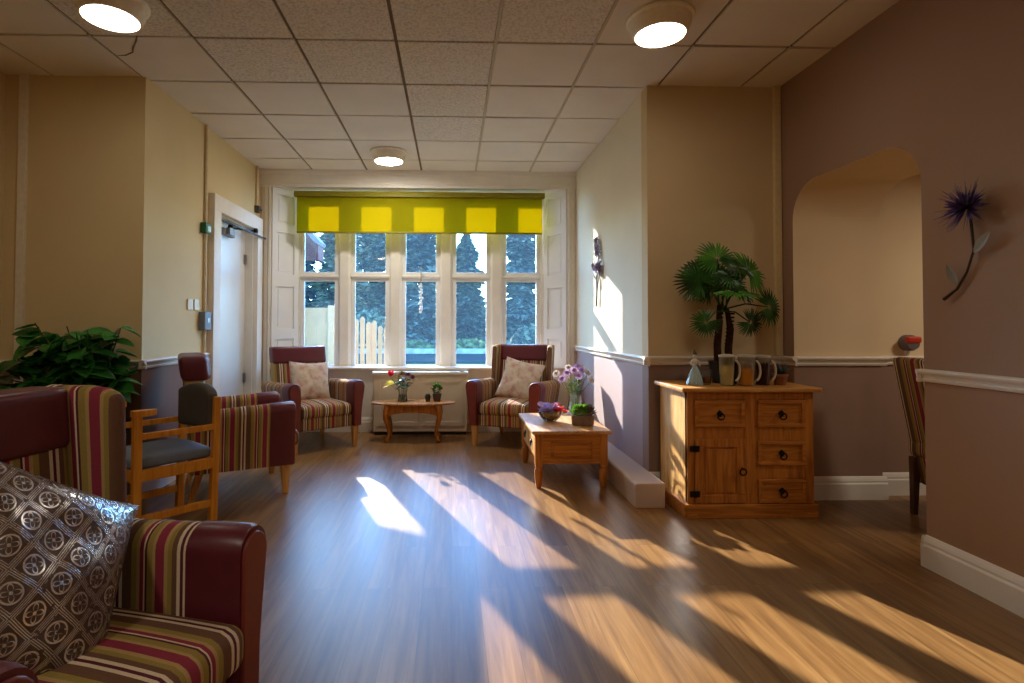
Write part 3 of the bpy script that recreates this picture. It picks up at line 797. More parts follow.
for sx in (-1,1):
    for sy in (-1,1):
        b = MB(); x, y = sx*.235, sy*.365
        b.box(x-.028,x+.028,y-.028,y+.028,.165,.392,.004)
        b.lathe([(.026,.165),(.030,.155),(.022,.145),(.030,.13),(.033,.11),(.028,.05),(.022,.012),(.018,0)], (x,y,0), 16); b.build('leg', M_pined, r, smooth=True)

# ------------------------------------------------------------------ pine dresser
DR = thing('dresser', 'pine dresser with iron drop handles against the right back wall', 'dresser', (1.84,3.575,0))
def dresser(r):
    F = -.215; Bk = .225; L, R_ = -.395, .395
    b = MB(); b.box(-.435,.435,F-.035,Bk,.770,.797,.008); b.build('top_board', M_pineh, r)
    b = MB(); b.box(L-.02,R_+.02,F-.018,Bk,.0,.085,.006); b.build('plinth', M_pinedh, r)
    b = MB(); b.box(L,L+.022,F,Bk,.085,.77,.002); b.build('side_panel', M_pine, r)
    b = MB(); b.box(R_-.022,R_,F,Bk,.085,.77,.002); b.build('side_panel', M_pine, r)
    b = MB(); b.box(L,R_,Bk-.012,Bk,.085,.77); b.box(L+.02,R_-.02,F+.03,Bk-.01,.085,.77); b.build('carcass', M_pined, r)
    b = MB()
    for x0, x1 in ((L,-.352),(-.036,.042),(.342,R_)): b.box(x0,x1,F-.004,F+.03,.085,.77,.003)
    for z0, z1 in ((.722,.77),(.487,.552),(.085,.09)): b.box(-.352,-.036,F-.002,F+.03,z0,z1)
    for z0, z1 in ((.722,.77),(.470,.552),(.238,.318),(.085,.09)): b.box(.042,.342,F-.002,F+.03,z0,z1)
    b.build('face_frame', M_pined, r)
    def front(nm, x0, x1, z0, z1, across, wd):
        b = MB(); b.box(x0,x1,F-.004,F+.028,z0,z1,.003)
        # raised moulded frame
        for q in ((x0,x1,z0,z0+wd),(x0,x1,z1-wd,z1)): b.box(q[0],q[1],F-.014,F-.003,q[2],q[3],.004)
        for q in ((x0,x0+wd),(x1-wd,x1)): b.box(q[0],q[1],F-.014,F-.003,z0+wd,z1-wd,.004)
        if nm == 'door': b.box(x0+wd+.012,x1-wd-.012,F-.010,F-.003,z0+wd+.012,z1-wd-.012,.006)
        return b.build(nm, M_pinedh if across else M_pined, r)
    def handle(d, x, z, drop=True):
        b = MB()
        b.prism([(-.022,0),(0,.022),(.022,0),(0,-.022)], lambda p, t: (x+p[0], t, z+p[1]), [F-.012,F-.005])
        b.lathe([(.006,0),(.006,.02)], M=Matrix.Translation((x,F-.01,z+.004)) @ Matrix.Rotation(PI/2,4,'X'), n=10)
        if drop: b.tube([(x+.020*math.sin(a),F-.028,z-.014-.020*math.cos(a)) for a in [2*PI*k/12 for k in range(13)]], .0045, 6)
        b.build('drop_handle', M_iron, d)
    for x0, x1, z0, z1 in ((-.350,-.038,.554,.720),(.044,.340,.554,.720),(.044,.340,.320,.468),(.044,.340,.092,.236)):
        d = front('drawer', x0, x1, z0, z1, True, .022); handle(d, (x0+x1)/2, (z0+z1)/2)
    d = front('door', -.350, -.038, .092, .485, False, .052); handle(d, -.060, .30, True)
    for z in (.15,.425):
        b = MB(); b.box(-.385,-.325,F-.020,F-.012,z-.018,z+.018,.002); b.tube([(-.351,F-.022,z-.02),(-.351,F-.022,z+.02)], .005, 8); b.build('hinge', M_iron, d)
    for sx in (-1,1):
        b = MB(); b.box(sx*.375-.03,sx*.375+.03,F-.022,F+.04,0,.03,.004); b.build('foot', M_pinedh, r)
dresser(DR)
TOP = .797
# --- things on the dresser
r = thing('figurine', 'pale blue china lady figurine in a wide skirt at the left end of the dresser', 'figurine', (1.56,3.50,TOP))
b = MB(); b.lathe([(.050,0),(.052,.004),(.046,.03),(.038,.06),(.028,.09),(.016,.115),(.011,.125)], n=22, sx=1, sy=.8)
for k in range(11):
    a = 2*PI*k/11; b.tube([(.049*math.cos(a),.039*math.sin(a),.006),(.037*math.cos(a),.030*math.sin(a),.06),(.012*math.cos(a),.01*math.sin(a),.118)], [.005,.004,.002], 5)
b.build('skirt', plain('china_blue', s2l(150,176,184), .25), r, smooth=True)
b = MB(); b.lathe([(.011,.122),(.016,.14),(.020,.155),(.014,.166),(.005,.170),(.005,.178),(.011,.184),(.0135,.194),(.010,.205),(.002,.208)], n=16, sy=.8)
for s in (-1,1): b.tube([(s*.018,0,.158),(s*.030,-.004,.14),(s*.022,-.018,.122)], [.006,.005,.004], 7)
b.build('body', plain('china_white', s2l(200,200,192), .25), r, smooth='all')
b = MB(); b.lathe([(.012,.190),(.0155,.198),(.013,.208),(.004,.214)], (0,.003,0), 14); b.lathe([(.001,.208),(.007,.212),(.007,.220),(.001,.226)], (0,.006,0), 10); b.build('hair', plain('china_brown', s2l(84,56,30), .4), r, smooth='all')
r = thing('tumbler', 'clear glass tumbler with a little amber drink beside the figurine', 'tumbler', (1.645,3.53,TOP))
b = MB(); b.lathe([(.026,0),(.028,.004),(.033,.10),(.031,.10),(.026,.008)], n=20, caps=False); b.lathe([(.001,0),(.026,.001)], n=20, caps=False); b.build('glass', M_clear, r, smooth=True)
b = MB(); b.lathe([(.001,.009),(.0255,.009),(.028,.05),(.001,.05)], n=18, caps=False); b.build('drink', plain('amber_drink', s2l(150,92,40), .2), r, smooth=True)
def jug(label, x, y, w, h, fill, col, flip=1, handle_col=None):
    r = thing('jug', label, 'jug', (x,y,TOP), 0, 'plastic juice jugs')
    b = MB(); rb, rt = w*.42, w*.5
    b.lathe([(rb,0),(rb+.001,.004),(rt,h-.012),(rt+.003,h-.006),(rt+.002,h),(rt-.002,h-.004),(rb-.002,.006)], n=24, caps=False); b.lathe([(.001,.001),(rb,.0)], n=24, caps=False)
    b.build('body', M_jug, r, smooth=True)
    zf = h*fill; rf = rb+(rt-rb)*fill
    b = MB(); b.lathe([(.001,.006),(rb-.004,.006),(rf-.004,zf),(.001,zf)], n=22, caps=False); b.build('juice', plain('juice_'+label.split()[0], col, .15, 0, .5, .1, 20), r, smooth=True)
    b = MB(); pts = []
    for k in range(9):
        a = -PI*.5+PI*k/8; pts.append((flip*(rt-.006+.030*math.cos(a)), -.03, h*.52+h*.34*math.sin(a)))
    b.tube(pts, .0075, 8); b.build('handle', plain('jug_handle', s2l(206,196,176), .4), r, smooth='all')
    b = MB(); b.lathe([(rt+.003,0),(rt+.004,.010),(rt*.6,.016),(.004,.016)], (0,0,h-.002), 22); b.build('lid', plain('jug_lid', s2l(206,200,186), .35), r, smooth=True)
jug('lemon coloured drink half filling a tall jug, nearest the palm trunk', 1.752, 3.47, .092, .185, .70, s2l(232,216,150))
jug('orange juice jug on the dresser, between the pale and the dark drinks', 1.873, 3.46, .098, .185, .58, s2l(246,164,36))
jug('dark red blackcurrant drink in the rightmost jug on the dresser', 2.00, 3.50, .088, .180, .80, s2l(70,14,20))
r = thing('potted_succulent', 'small spiky blue green succulent in a terracotta pot, right end of dresser', 'potted plant', (2.115,3.50,TOP))
b = MB(); b.lathe([(.032,0),(.044,.055),(.048,.058),(.048,.072),(.042,.072),(.040,.06)], n=22); b.build('pot', plain('terracotta', s2l(142,88,58), .8), r, smooth=True)
b = MB()
rnd = random.Random(5)
for k in range(26):
    a = rnd.uniform(0,2*PI); e = rnd.uniform(.35,1.45); L = rnd.uniform(.045,.085)
    d = Vector((math.cos(a)*math.cos(e), math.sin(a)*math.cos(e), math.sin(e)))
    b.tube([Vector((0,0,.066))+d*.004, Vector((0,0,.066))+d*L*.5, Vector((0,0,.066))+d*L], [.006,.006,.001], 5)
b.build('foliage', leafm('succulent_green', s2l(40,62,58), s2l(82,104,92)), r, smooth='all')

# --- fan palm
def fan_palm():
    r = thing('fan_palm', 'tall fan palm with dark twin trunks in a black pot on the dresser', 'potted palm', (1.82,3.64,TOP))
    b = MB(); b.lathe([(.075,0),(.095,.12),(.10,.145),(.094,.145),(.088,.125)], n=26); b.build('pot', plain('black_pot', (.012,.012,.012), .35), r, smooth=True)
    b = MB()
    for q in ([(-.04,0,.10),(-.045,0,.25),(-.03,.0,.40),(-.03,0,.52)], [(.035,0,.10),(.03,.0,.22),(.045,0,.36),(.02,0,.50)]):
        b.tube(q, [.026,.024,.022,.014], 9)
        for k in range(14):
            z = .13+k*.025; b.lathe([(.020,0),(.025,.006),(.020,.012)], (q[1][0]+(q[2][0]-q[1][0])*max(0,(z-.25)/.15),0,z), 9)
    b.build('trunk', plain('fibrous_trunk', s2l(58,34,22), .95, 0, .2, .5, 60, .6), r, smooth=True)
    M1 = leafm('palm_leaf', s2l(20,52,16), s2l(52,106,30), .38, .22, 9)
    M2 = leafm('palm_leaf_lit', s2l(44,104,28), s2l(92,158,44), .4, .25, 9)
    cam = Vector((0,0,1.18))
    rnd = random.Random(11)
    O = Vector((1.82,3.64,TOP))
    # centre (world X, Z), radius, facing tilt, colour
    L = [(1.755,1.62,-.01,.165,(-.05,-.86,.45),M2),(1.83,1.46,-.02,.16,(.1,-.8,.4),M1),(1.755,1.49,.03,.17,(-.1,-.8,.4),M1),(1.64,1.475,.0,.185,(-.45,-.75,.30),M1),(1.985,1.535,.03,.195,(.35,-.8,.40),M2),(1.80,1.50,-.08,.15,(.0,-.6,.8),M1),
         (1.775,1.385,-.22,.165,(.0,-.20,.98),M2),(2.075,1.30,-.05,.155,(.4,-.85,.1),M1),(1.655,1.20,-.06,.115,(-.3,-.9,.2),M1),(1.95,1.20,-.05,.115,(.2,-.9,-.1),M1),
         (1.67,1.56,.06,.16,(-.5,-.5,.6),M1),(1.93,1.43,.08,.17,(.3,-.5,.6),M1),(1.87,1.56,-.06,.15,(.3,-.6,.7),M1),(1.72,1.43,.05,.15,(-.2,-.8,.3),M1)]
    for i, (X, Z, dy, R, nrm, m) in enumerate(L):
        c = Vector((X, 3.60+dy, Z))-O; root = Vector((.0+rnd.uniform(-.03,.03), 0, .50+rnd.uniform(-.05,.05)))
        if Z < 1.25: root.z = .48
        n = Vector(nrm).normalized()
        axis = (c-root); axis = (axis-n*axis.dot(n)).normalized(); side = n.cross(axis)
        nb = 32; b = MB()
        for k in range(nb):
            a = math.radians(-152+304*k/(nb-1)+rnd.uniform(-2,2)); d = axis*math.cos(a)+side*math.sin(a)
            t = n.cross(d); Lr = R*(1-.16*abs(a)/2.6)*rnd.uniform(.93,1.04)
            w = R*.050; dr = -n*R*.16*rnd.uniform(.5,1.4)
            cr = n*R*.02
            p = [c+d*R*.05, c+d*Lr*.52+t*w-cr, c+d*Lr*.52-t*w-cr, c+d*Lr*.52+cr, c+d*Lr*.86+t*w*.55+dr*.45-cr*.5, c+d*Lr*.86-t*w*.55+dr*.45-cr*.5, c+d*Lr*.86+dr*.45+cr*.5, c+d*Lr+dr]
            b.add(p, [(0,1,3),(0,3,2),(1,4,6,3),(3,6,5,2),(4,7,6),(6,7,5)])
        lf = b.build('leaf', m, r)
        s = MB(); mid = (root+c)/2+Vector((0,0,.03)); s.tube([root, mid, c], [.006,.005,.004], 6); s.build('petiole', M1, lf, smooth='all')
fan_palm()

# ------------------------------------------------------------------ leafy house plant
def leaf_geo(b, p, d, n, L, W, curl=.25, mi=0):
    d = d.normalized(); n = (n-d*n.dot(d)).normalized(); s = d.cross(n)
    prof = [(0,.02),(.12,.5),(.3,.95),(.5,1.0),(.7,.78),(.88,.38),(1,.0)]
    vs = []; fs = []
    for t, w in prof:
        q = p+d*L*t-n*L*curl*t*t
        vs += [tuple(q-s*W*w/2+n*W*w*.14), tuple(q-n*W*w*.06), tuple(q+s*W*w/2+n*W*w*.14)]
    for i in range(len(prof)-1):
        a = i*3; fs += [(a,a+1,a+4,a+3),(a+1,a+2,a+5,a+4)]
    b.add(vs, fs, None, mi)
def house_plant():
    r = thing('potted_plant', 'big glossy green leafy plant in a dark pot behind the near armchair', 'potted plant', (-2.28,3.56,0))
    b = MB(); b.lathe([(.12,0),(.15,.05),(.20,.42),(.215,.50),(.222,.535),(.218,.555),(.20,.555),(.19,.50)], n=32); b.build('pot', plain('dark_glazed_pot', s2l(34,38,46), .12, 0, .7), r, smooth=True)
    b = MB(); b.lathe([(.001,.50),(.195,.50)], n=24, caps=False); b.build('soil', plain('potting_soil', (.02,.014,.01), .95), r)
    rnd = random.Random(21); f = MB(); st = MB()
    for k in range(44):
        a = rnd.uniform(0,2*PI); rr = rnd.uniform(.05,.48); top = rnd.uniform(.62,1.22)
        lim = 1.27-.95*(rr-.08)**2*3
        top = min(top, lim)
        e = Vector((math.cos(a)*rr-.08, math.sin(a)*rr*.42-.02, top))
        base = Vector((math.cos(a)*.05, math.sin(a)*.05, .5)); m = (base+e)/2+Vector((0,0,.12))
        st.tube([base, m, e], [.007,.006,.004], 6)
        for j in range(11):
            t = rnd.uniform(.35,1.02); p = base*(1-t)**2+m*2*t*(1-t)+e*t*t
            aa = rnd.uniform(0,2*PI); d = Vector((math.cos(aa), math.sin(aa)*.8, rnd.uniform(-.5,.35)))
            n = Vector((rnd.uniform(-.4,.4), rnd.uniform(-.7,.1), 1))
            L = rnd.uniform(.12,.20)
            if p.y+d.y*L > .22: d.y = -abs(d.y)
            if p.z < .66 and p.x > -.1: continue
            if p.x+d.x*L > .36: continue
            if p.x+d.x*L > .22 and p.z < .72: continue
            leaf_geo(f, p, d, n, L, L*rnd.uniform(.50,.68), rnd.uniform(.1,.45))
    st.build('stems', leafm('plant_stem', s2l(50,70,30), s2l(70,96,40)), r, smooth='all')
    f.build('foliage', leafm('glossy_leaf', s2l(24,72,24), s2l(70,146,58), .28, .18, 5), r, smooth='all')
house_plant()

# ------------------------------------------------------------------ flowers and small plants
M_stem = leafm('flower_stem', s2l(60,96,36), s2l(110,140,60), .5, .2, 20)
def blossom(b, c, n, R, layers=3, petals=13):
    n = n.normalized(); u = n.orthogonal().normalized(); v = n.cross(u)
    for l in range(layers):
        for k in range(petals):
            a = 2*PI*(k+.5*l)/petals; d = u*math.cos(a)+v*math.sin(a)
            el = .15+.5*l; dd = (d*math.cos(el)+n*math.sin(el)); Lr = R*(1-.22*l)
            leaf_geo(b, c, dd, n, Lr, Lr*.42, .25)
def vase_mesh(prof, r):
    b = MB(); b.lathe(prof, n=24, caps=False); b.lathe([(.001,prof[0][1]),prof[0]], n=24, caps=False); return b.build('vase_glass', M_clear, r, smooth=True)
# vase of chrysanthemums on the coffee table
r = thing('flower_vase', 'glass vase of lilac and white chrysanthemums on the pine coffee table', 'vase of flowers', (1.045,4.66,.416))
vase_mesh([(.055,0),(.062,.01),(.066,.06),(.052,.12),(.050,.16),(.058,.175)], r)
b = MB(); b.lathe([(.001,.006),(.056,.008),(.062,.06),(.054,.095),(.001,.096)], n=20, caps=False); b.build('water', glassy('vase_water', (.80,.86,.86), .05), r, smooth=True)
rnd = random.Random(4)
stems = MB(); leaves = MB()
heads = [(-.075,-.03,.36,0),(-.02,-.06,.385,0),(.045,-.05,.385,0),(.10,-.02,.36,1),(.03,.02,.41,0),(-.05,.03,.40,1),(.125,-.05,.30,1),(-.115,-.02,.31,0),(-.165,-.03,.355,1),(.01,-.09,.34,0),(.07,.04,.40,1)]
bl = {0: MB(), 1: MB()}
for x, y, z, k in heads:
    e = Vector((x,y,z)); stems.tube([(x*.12,y*.2,.012),(x*.25,y*.3,.16),tuple(e)], [.003,.003,.0025], 5)
    blossom(bl[k], e, Vector((x*2,y*2-.4,.35)), .038, 4, 12)
for k in range(34):
    t = rnd.random(); a = rnd.uniform(0,2*PI); p = Vector((math.cos(a)*.03, math.sin(a)*.03, .17+.13*t))
    leaf_geo(leaves, p, Vector((math.cos(a),math.sin(a),.6)), Vector((0,0,1)), .06, .026, .2)
stems.build('stems', M_stem, r, smooth='all'); leaves.build('leaves', M_stem, r)
M_lilac = leafm('lilac_petal', s2l(176,138,188), s2l(222,192,228), .7, .35, 40); M_whitep = leafm('white_petal', s2l(206,190,180), s2l(232,224,214), .7, .35, 40)
bl[0].build('lilac_blossoms', M_lilac, r)['label'] = 'lilac flower heads'; bl[1].build('white_blossoms', M_whitep, r)['label'] = 'white flower heads'
# bowl with petals
r = thing('glass_bowl', 'glass bowl of purple and red dried petals on the pine coffee table', 'bowl', (.78,4.36,.416))
b = MB(); b.lathe([(.040,0),(.046,.006),(.078,.035),(.092,.065),(.098,.085),(.095,.085),(.088,.064),(.074,.038),(.04,.012)], n=28, caps=False); b.lathe([(.001,.001),(.04,0)], n=28, caps=False); b.build('bowl_glass', M_clear, r, smooth=True)
b = MB(); b.lathe([(.001,.014),(.042,.014),(.072,.04),(.084,.062),(.05,.08),(.001,.086)], n=20, caps=False); b.build('gold_filling', leafm('gold_potpourri', s2l(150,112,40), s2l(236,206,120), .8, .45, 60), r, smooth='all')
for nm, cc, c1, lab in (('purple_petals', (-.02,-.0), s2l(204,178,226), 'purple petals'), ('red_petals', (.07,.01), s2l(214,60,66), 'red petals')):
    b = MB(); rnd = random.Random(len(nm))
    for k in range(34 if nm[0] == 'p' else 14):
        a = rnd.uniform(0,2*PI); rr = rnd.uniform(0,.065 if nm[0] == 'p' else .03)
        p = Vector((cc[0]+math.cos(a)*rr, cc[1]+math.sin(a)*rr, .082+rnd.uniform(0,.03)))
        leaf_geo(b, p, Vector((math.cos(a*3),math.sin(a*3),rnd.uniform(-.2,.6))), Vector((0,-.3,1)), .072, .052, rnd.uniform(-.3,.4))
    b.build(nm, leafm(nm, tuple(x*.7 for x in c1), c1, .7, .3, 40), r)['label'] = lab
# succulent planter
r = thing('succulent_planter', 'green succulents in a low brown oval planter on the coffee table', 'potted plant', (1.0,4.19,.416))
b = MB(); b.lathe([(.075,0),(.084,.008),(.088,.07),(.088,.078),(.080,.078),(.078,.06)], n=28, sy=.6); b.build('planter', plain('brown_stoneware', s2l(134,112,96), .7, 0, .3, .15, 25), r, smooth=True)
b = MB(); b2 = MB(); rnd = random.Random(9)
for k in range(9):
    c = Vector((-.06+.015*k, rnd.uniform(-.025,.025), .08)); tgt = b if k < 7 else b2
    for j in range(20):
        a = j*2.4; el = .15+.05*j; d = Vector((math.cos(a)*math.cos(el), math.sin(a)*math.cos(el), math.sin(el)))
        leaf_geo(tgt, c+Vector((0,0,.002*j)), d, Vector((0,0,1)), .064-.0010*j, .030, -.25)
b.build('foliage', leafm('succulent_leaf', s2l(70,120,34), s2l(130,176,70), .5, .25, 20), r); b2.build('dark_rosette', leafm('succulent_leaf_dark', s2l(84,72,60), s2l(120,98,80), .5, .15, 20), r)

# flowers on oval table
TT = .393
r = thing('flower_vase', 'glass vase with one red tulip and yellow lily on the oval table', 'vase of flowers', (-.50,5.68,TT))
vase_mesh([(.045,0),(.050,.008),(.044,.05),(.042,.09),(.050,.125)], r)
b = MB(); b.lathe([(.001,.005),(.045,.006),(.042,.07),(.001,.071)], n=18, caps=False); b.build('water', glassy('vase_water_small', (.78,.80,.74), .05), r, smooth=True)
stems = MB(); leaves = MB(); rnd = random.Random(14)
for x, y, z in ((-.125,-.03,.26),(-.16,-.05,.195),(-.05,0,.27),(.03,-.02,.28),(.09,0,.25),(.13,.0,.23),(0,.03,.27)):
    stems.tube([(x*.1,y*.1,.012),(x*.3,y*.3,.13),(x,y,z)], [.003,.003,.002], 5)
for k in range(46):
    a = rnd.uniform(0,2*PI); p = Vector((math.cos(a)*.03, math.sin(a)*.03, rnd.uniform(.12,.24)))
    leaf_geo(leaves, p, Vector((math.cos(a),math.sin(a),rnd.uniform(-.2,.9))), Vector((0,0,1)), rnd.uniform(.05,.085), .03, .25)
stems.build('stems', M_stem, r, smooth='all'); leaves.build('leaves', leafm('bouquet_leaf', s2l(44,74,30), s2l(96,126,54), .5, .2, 20), r)
b = MB(); c = Vector((-.125,-.03,.255))
for k in range(6):
    a = k*PI/3; leaf_geo(b, c, Vector((math.cos(a)*.35+.15,math.sin(a)*.35,1)), Vector((math.cos(a),math.sin(a),0)), .075, .042, -.12)
b.build('tulip', leafm('tulip_red', s2l(190,24,44), s2l(226,50,70), .5, .3, 30), r)['label'] = 'red tulip'
b = MB(); c = Vector((-.085,-.04,.185))
for k in range(5):
    leaf_geo(b, c, Vector((-1,-.1,.02+.28*k-.3)), Vector((0,-.4,1)), .125-.018*k, .03, .05)
b.build('lily', leafm('lily_yellow', s2l(206,196,60), s2l(236,226,120), .5, .35, 30), r)['label'] = 'yellow lily'
b = MB(); blossom(b, Vector((-.01,-.02,.285)), Vector((0,-.5,1)), .05, 3, 9); blossom(b, Vector((-.04,0,.25)), Vector((-.3,-.6,.6)), .04, 3, 9); b.build('tan_blossoms', leafm('tan_petal', s2l(128,104,72), s2l(166,138,98), .7, .3, 30), r)
b = MB(); blossom(b, Vector((.10,-.02,.25)), Vector((.3,-.6,.6)), .035, 3, 9); blossom(b, Vector((.055,-.02,.275)), Vector((.1,-.5,1)), .035, 3, 9); b.build('plum_blossoms', leafm('plum_petal', s2l(96,44,52), s2l(132,70,84), .7, .3, 30), r)
r = thing('plant_pot', 'tiny dark pot with a low cactus on the oval table', 'potted plant', (-.243,5.655,TT))
b = MB(); b.lathe([(.022,0),(.030,.05),(.031,.055),(.027,.055)], n=18); b.build('pot', plain('tiny_black_pot', s2l(44,36,34), .5), r, smooth=True)
b = MB(); b.lathe([(.022,.05),(.026,.062),(.020,.078),(.004,.084)], n=16); b.build('cactus', leafm('cactus_dark', s2l(40,50,34), s2l(70,80,50)), r, smooth='all')
r = thing('plant_pot', 'bushy bright green plant in a dark pot on the oval table', 'potted plant', (-.150,5.68,TT))
b = MB(); b.lathe([(.034,0),(.046,.075),(.048,.08),(.042,.08)], n=20); b.build('pot', plain('brown_pot', s2l(70,52,46), .5), r, smooth=True)
b = MB(); rnd = random.Random(2)
for k in range(170):
    v = Vector((rnd.gauss(0,1), rnd.gauss(0,1), rnd.gauss(0,1)+.3)).normalized(); p = Vector((0,0,.13))+v*rnd.uniform(.02,.045)
    leaf_geo(b, p, v+Vector((0,0,.3)), v.orthogonal(), .028, .013, .2)
b.build('foliage', leafm('bushy_leaf', s2l(40,90,30), s2l(84,140,54), .5, .25, 30), r)

# ------------------------------------------------------------------ metal wall flowers
def wall_flower():
    X = 2.325
    r = thing('wall_flower', 'dark purple metal thistle with curved stem on the mocha wall', 'wall art', (XW,2.40,1.30))
    O = Vector((XW,2.40,1.30))
    P = lambda y, z, d=.02: Vector((XW-d,y,z))-O
    b = MB(); b.tube([P(2.392,1.69),P(2.384,1.63),P(2.374,1.517),P(2.409,1.423),P(2.459,1.349),P(2.527,1.305)], [.006,.006,.0055,.005,.006,.008], 8); b.build('stem', plain('bronze_stem', s2l(66,48,34), .45, .5), r, smooth='all')
    rnd = random.Random(8); b = MB(); c = P(2.368,1.708,.05)
    for k in range(70):
        a = rnd.uniform(0,2*PI); el = rnd.uniform(-.1,1.3); d = Vector((-math.sin(el), math.cos(a)*math.cos(el), math.sin(a)*math.cos(el)))
        L = rnd.uniform(.055,.10)
        leaf_geo(b, c, d, Vector((-1,.1,.1)), L, .016, .1)
    for k in range(60):
        a = rnd.uniform(0,2*PI); el = rnd.uniform(0,.6); d = Vector((-math.sin(el), math.cos(a)*math.cos(el), math.sin(a)*math.cos(el)))
        b.tube([c+d*.03, c+d*rnd.uniform(.09,.13)], [.0018,.0008], 4)
    b.build('flower_head', plain('purple_metal', s2l(84,62,112), .5, .2), r)
    M_pew = plain('pewter_leaf', s2l(150,146,134), .4, .4)
    for p, d, L in ((P(2.372,1.505,.024), (-.012,-.10,.075), .13), (P(2.452,1.365,.024), (-.012,.03,.10), .11)):
        b = MB(); leaf_geo(b, p, Vector(d), Vector((-1,0,0)), L, .045, -.1); b.build('metal_leaf', M_pew, r)
wall_flower()
def wall_sprig():
    XA = 1.38
    r = thing('wall_flower', 'lilac metal flower sprig on the sunlit cream wall of the window bay', 'wall art', (XA,5.10,1.34))
    O = Vector((XA,5.10,1.34)); P = lambda y, z, d=.02: Vector((XA-d,y,z))-O
    b = MB()
    for q in ([(5.165,1.35),(5.13,1.5),(5.10,1.72),(5.07,1.85),(5.08,1.98)], [(5.14,1.36),(5.12,1.5),(5.06,1.62),(5.02,1.70)], [(5.16,1.37),(5.14,1.5),(5.15,1.62),(5.18,1.73)]):
        b.tube([P(*p) for p in q], .005, 6)
    b.build('stems', plain('sprig_stem', s2l(120,112,104), .5, .3), r, smooth='all')
    b = MB(); rnd = random.Random(3)
    for (y, z, R) in ((5.10,1.97,.05),(5.08,1.90,.06),(5.12,1.93,.04),(5.06,1.85,.055),(5.02,1.71,.08),(5.06,1.68,.055),(5.18,1.74,.065),(5.15,1.70,.05)):
        blossom(b, P(y,z,.03), Vector((-1,rnd.uniform(-.4,.4),rnd.uniform(-.3,.5))), R, 3, 8)
    b.build('metal_blossoms', plain('sprig_purple', s2l(168,156,186), .5, .1), r)
    b = MB()
    M_sl = plain('sprig_leaf', s2l(128,120,120), .4, .5)
    for (y, z, dy, dz) in ((5.08,1.82,.06,.03),(5.07,1.80,-.06,.02),(5.13,1.6,.05,.06),(5.05,1.62,-.05,.04)):
        b = MB(); leaf_geo(b, P(y,z), Vector((-.012,dy,dz)), Vector((-1,0,0)), .075, .03, -.1); b.build('metal_leaf', M_sl, r)
wall_sprig()

# ------------------------------------------------------------------ far room: chair and fitting
r = thing('dining_chair', 'tall striped upholstered chair beyond the archway', 'chair', (3.10,3.20,0), facing(1,0))
b = MB()
b.rbox((0,.20,.585), (.46,.085,.80), .03, 8, lambda p: (p.x, p.y+p.z*.20, p.z)); b.build('backrest', M_stripe, r, smooth='all')
b = MB(); b.rbox((0,-.02,.42), (.47,.48,.12), .04, 8); b.build('seat', M_stripe, r, smooth='all')
M_dleg = wood('dark_leg', s2l(70,44,26), s2l(100,66,40), 2)
for sx in (-1,1):
    b = MB(); b.bar((sx*.20,.19,.36), (sx*.20,.20,0), .045, .03); b.build('leg', M_dleg, r, bevel=.003)
    b = MB(); b.bar((sx*.20,-.22,.36), (sx*.20,-.22,0), .045, .03); b.build('leg', M_dleg, r, bevel=.003)
r = thing('alarm_sounder', 'small round red and grey fitting on the wall beyond the archway', 'alarm', (3.19,3.79,1.06))
Rm = Matrix.Rotation(PI/2,4,'X')
b = MB(); b.lathe([(.055,0),(.055,.05),(.045,.07),(.002,.075)], M=Matrix.Rotation(PI/2,4,'X'), n=28); b.build('housing', plain('sounder_grey', s2l(112,100,104), .5), r, smooth=True)
b = MB(); b.box(-.05,.05,-.082,-.05,.0,.045,.012); b.build('red_lens', plain('sounder_red', s2l(200,52,24), .4), r)
b = MB(); b.box(-.012,.012,-.02,0,-.09,-.05,.003); b.build('bracket', M_skirt, r)

# ------------------------------------------------------------------ garden
def lawn_mat():
    m, nt, out = mat('rough_lawn'); b = bsdf(nt, out, (.1,.2,.05), .95, 0, .0)
    g = N(nt, 'ShaderNodeNewGeometry'); no = N(nt, 'ShaderNodeTexNoise'); no.inputs['Scale'].default_value = .7; no.inputs['Detail'].default_value = 8
    nt.links.new(g.outputs['Position'], no.inputs['Vector']); r = ramp(nt, [(.3, s2l(34,58,32)), (.7, s2l(66,92,46))]); nt.links.new(no.outputs['Fac'], r.inputs[0]); nt.links.new(r.outputs[0], b.inputs['Base Color']); return m
b = MB(); b.box(-60,60,6.46,110,-.5,-.3); struct(b.build('lawn', lawn_mat()))
b = MB(); b.box(-30,30,21,26.5,-.3,-.22); struct(b.build('path_tarmac', plain('shade_dark_tarmac', s2l(26,44,46), .95, 0, .0, .2, 2)))  # dark teal colour stands in for shade on the ground here
b = MB(); b.box(-30,30,26.9,27.1,-.3,.0,.03); tag(b.build('garden_wall', plain('wall_stone', s2l(150,150,140), .9, 0, .2, .3, 3)), 'low stone wall across the garden in front of the trees', 'garden wall')
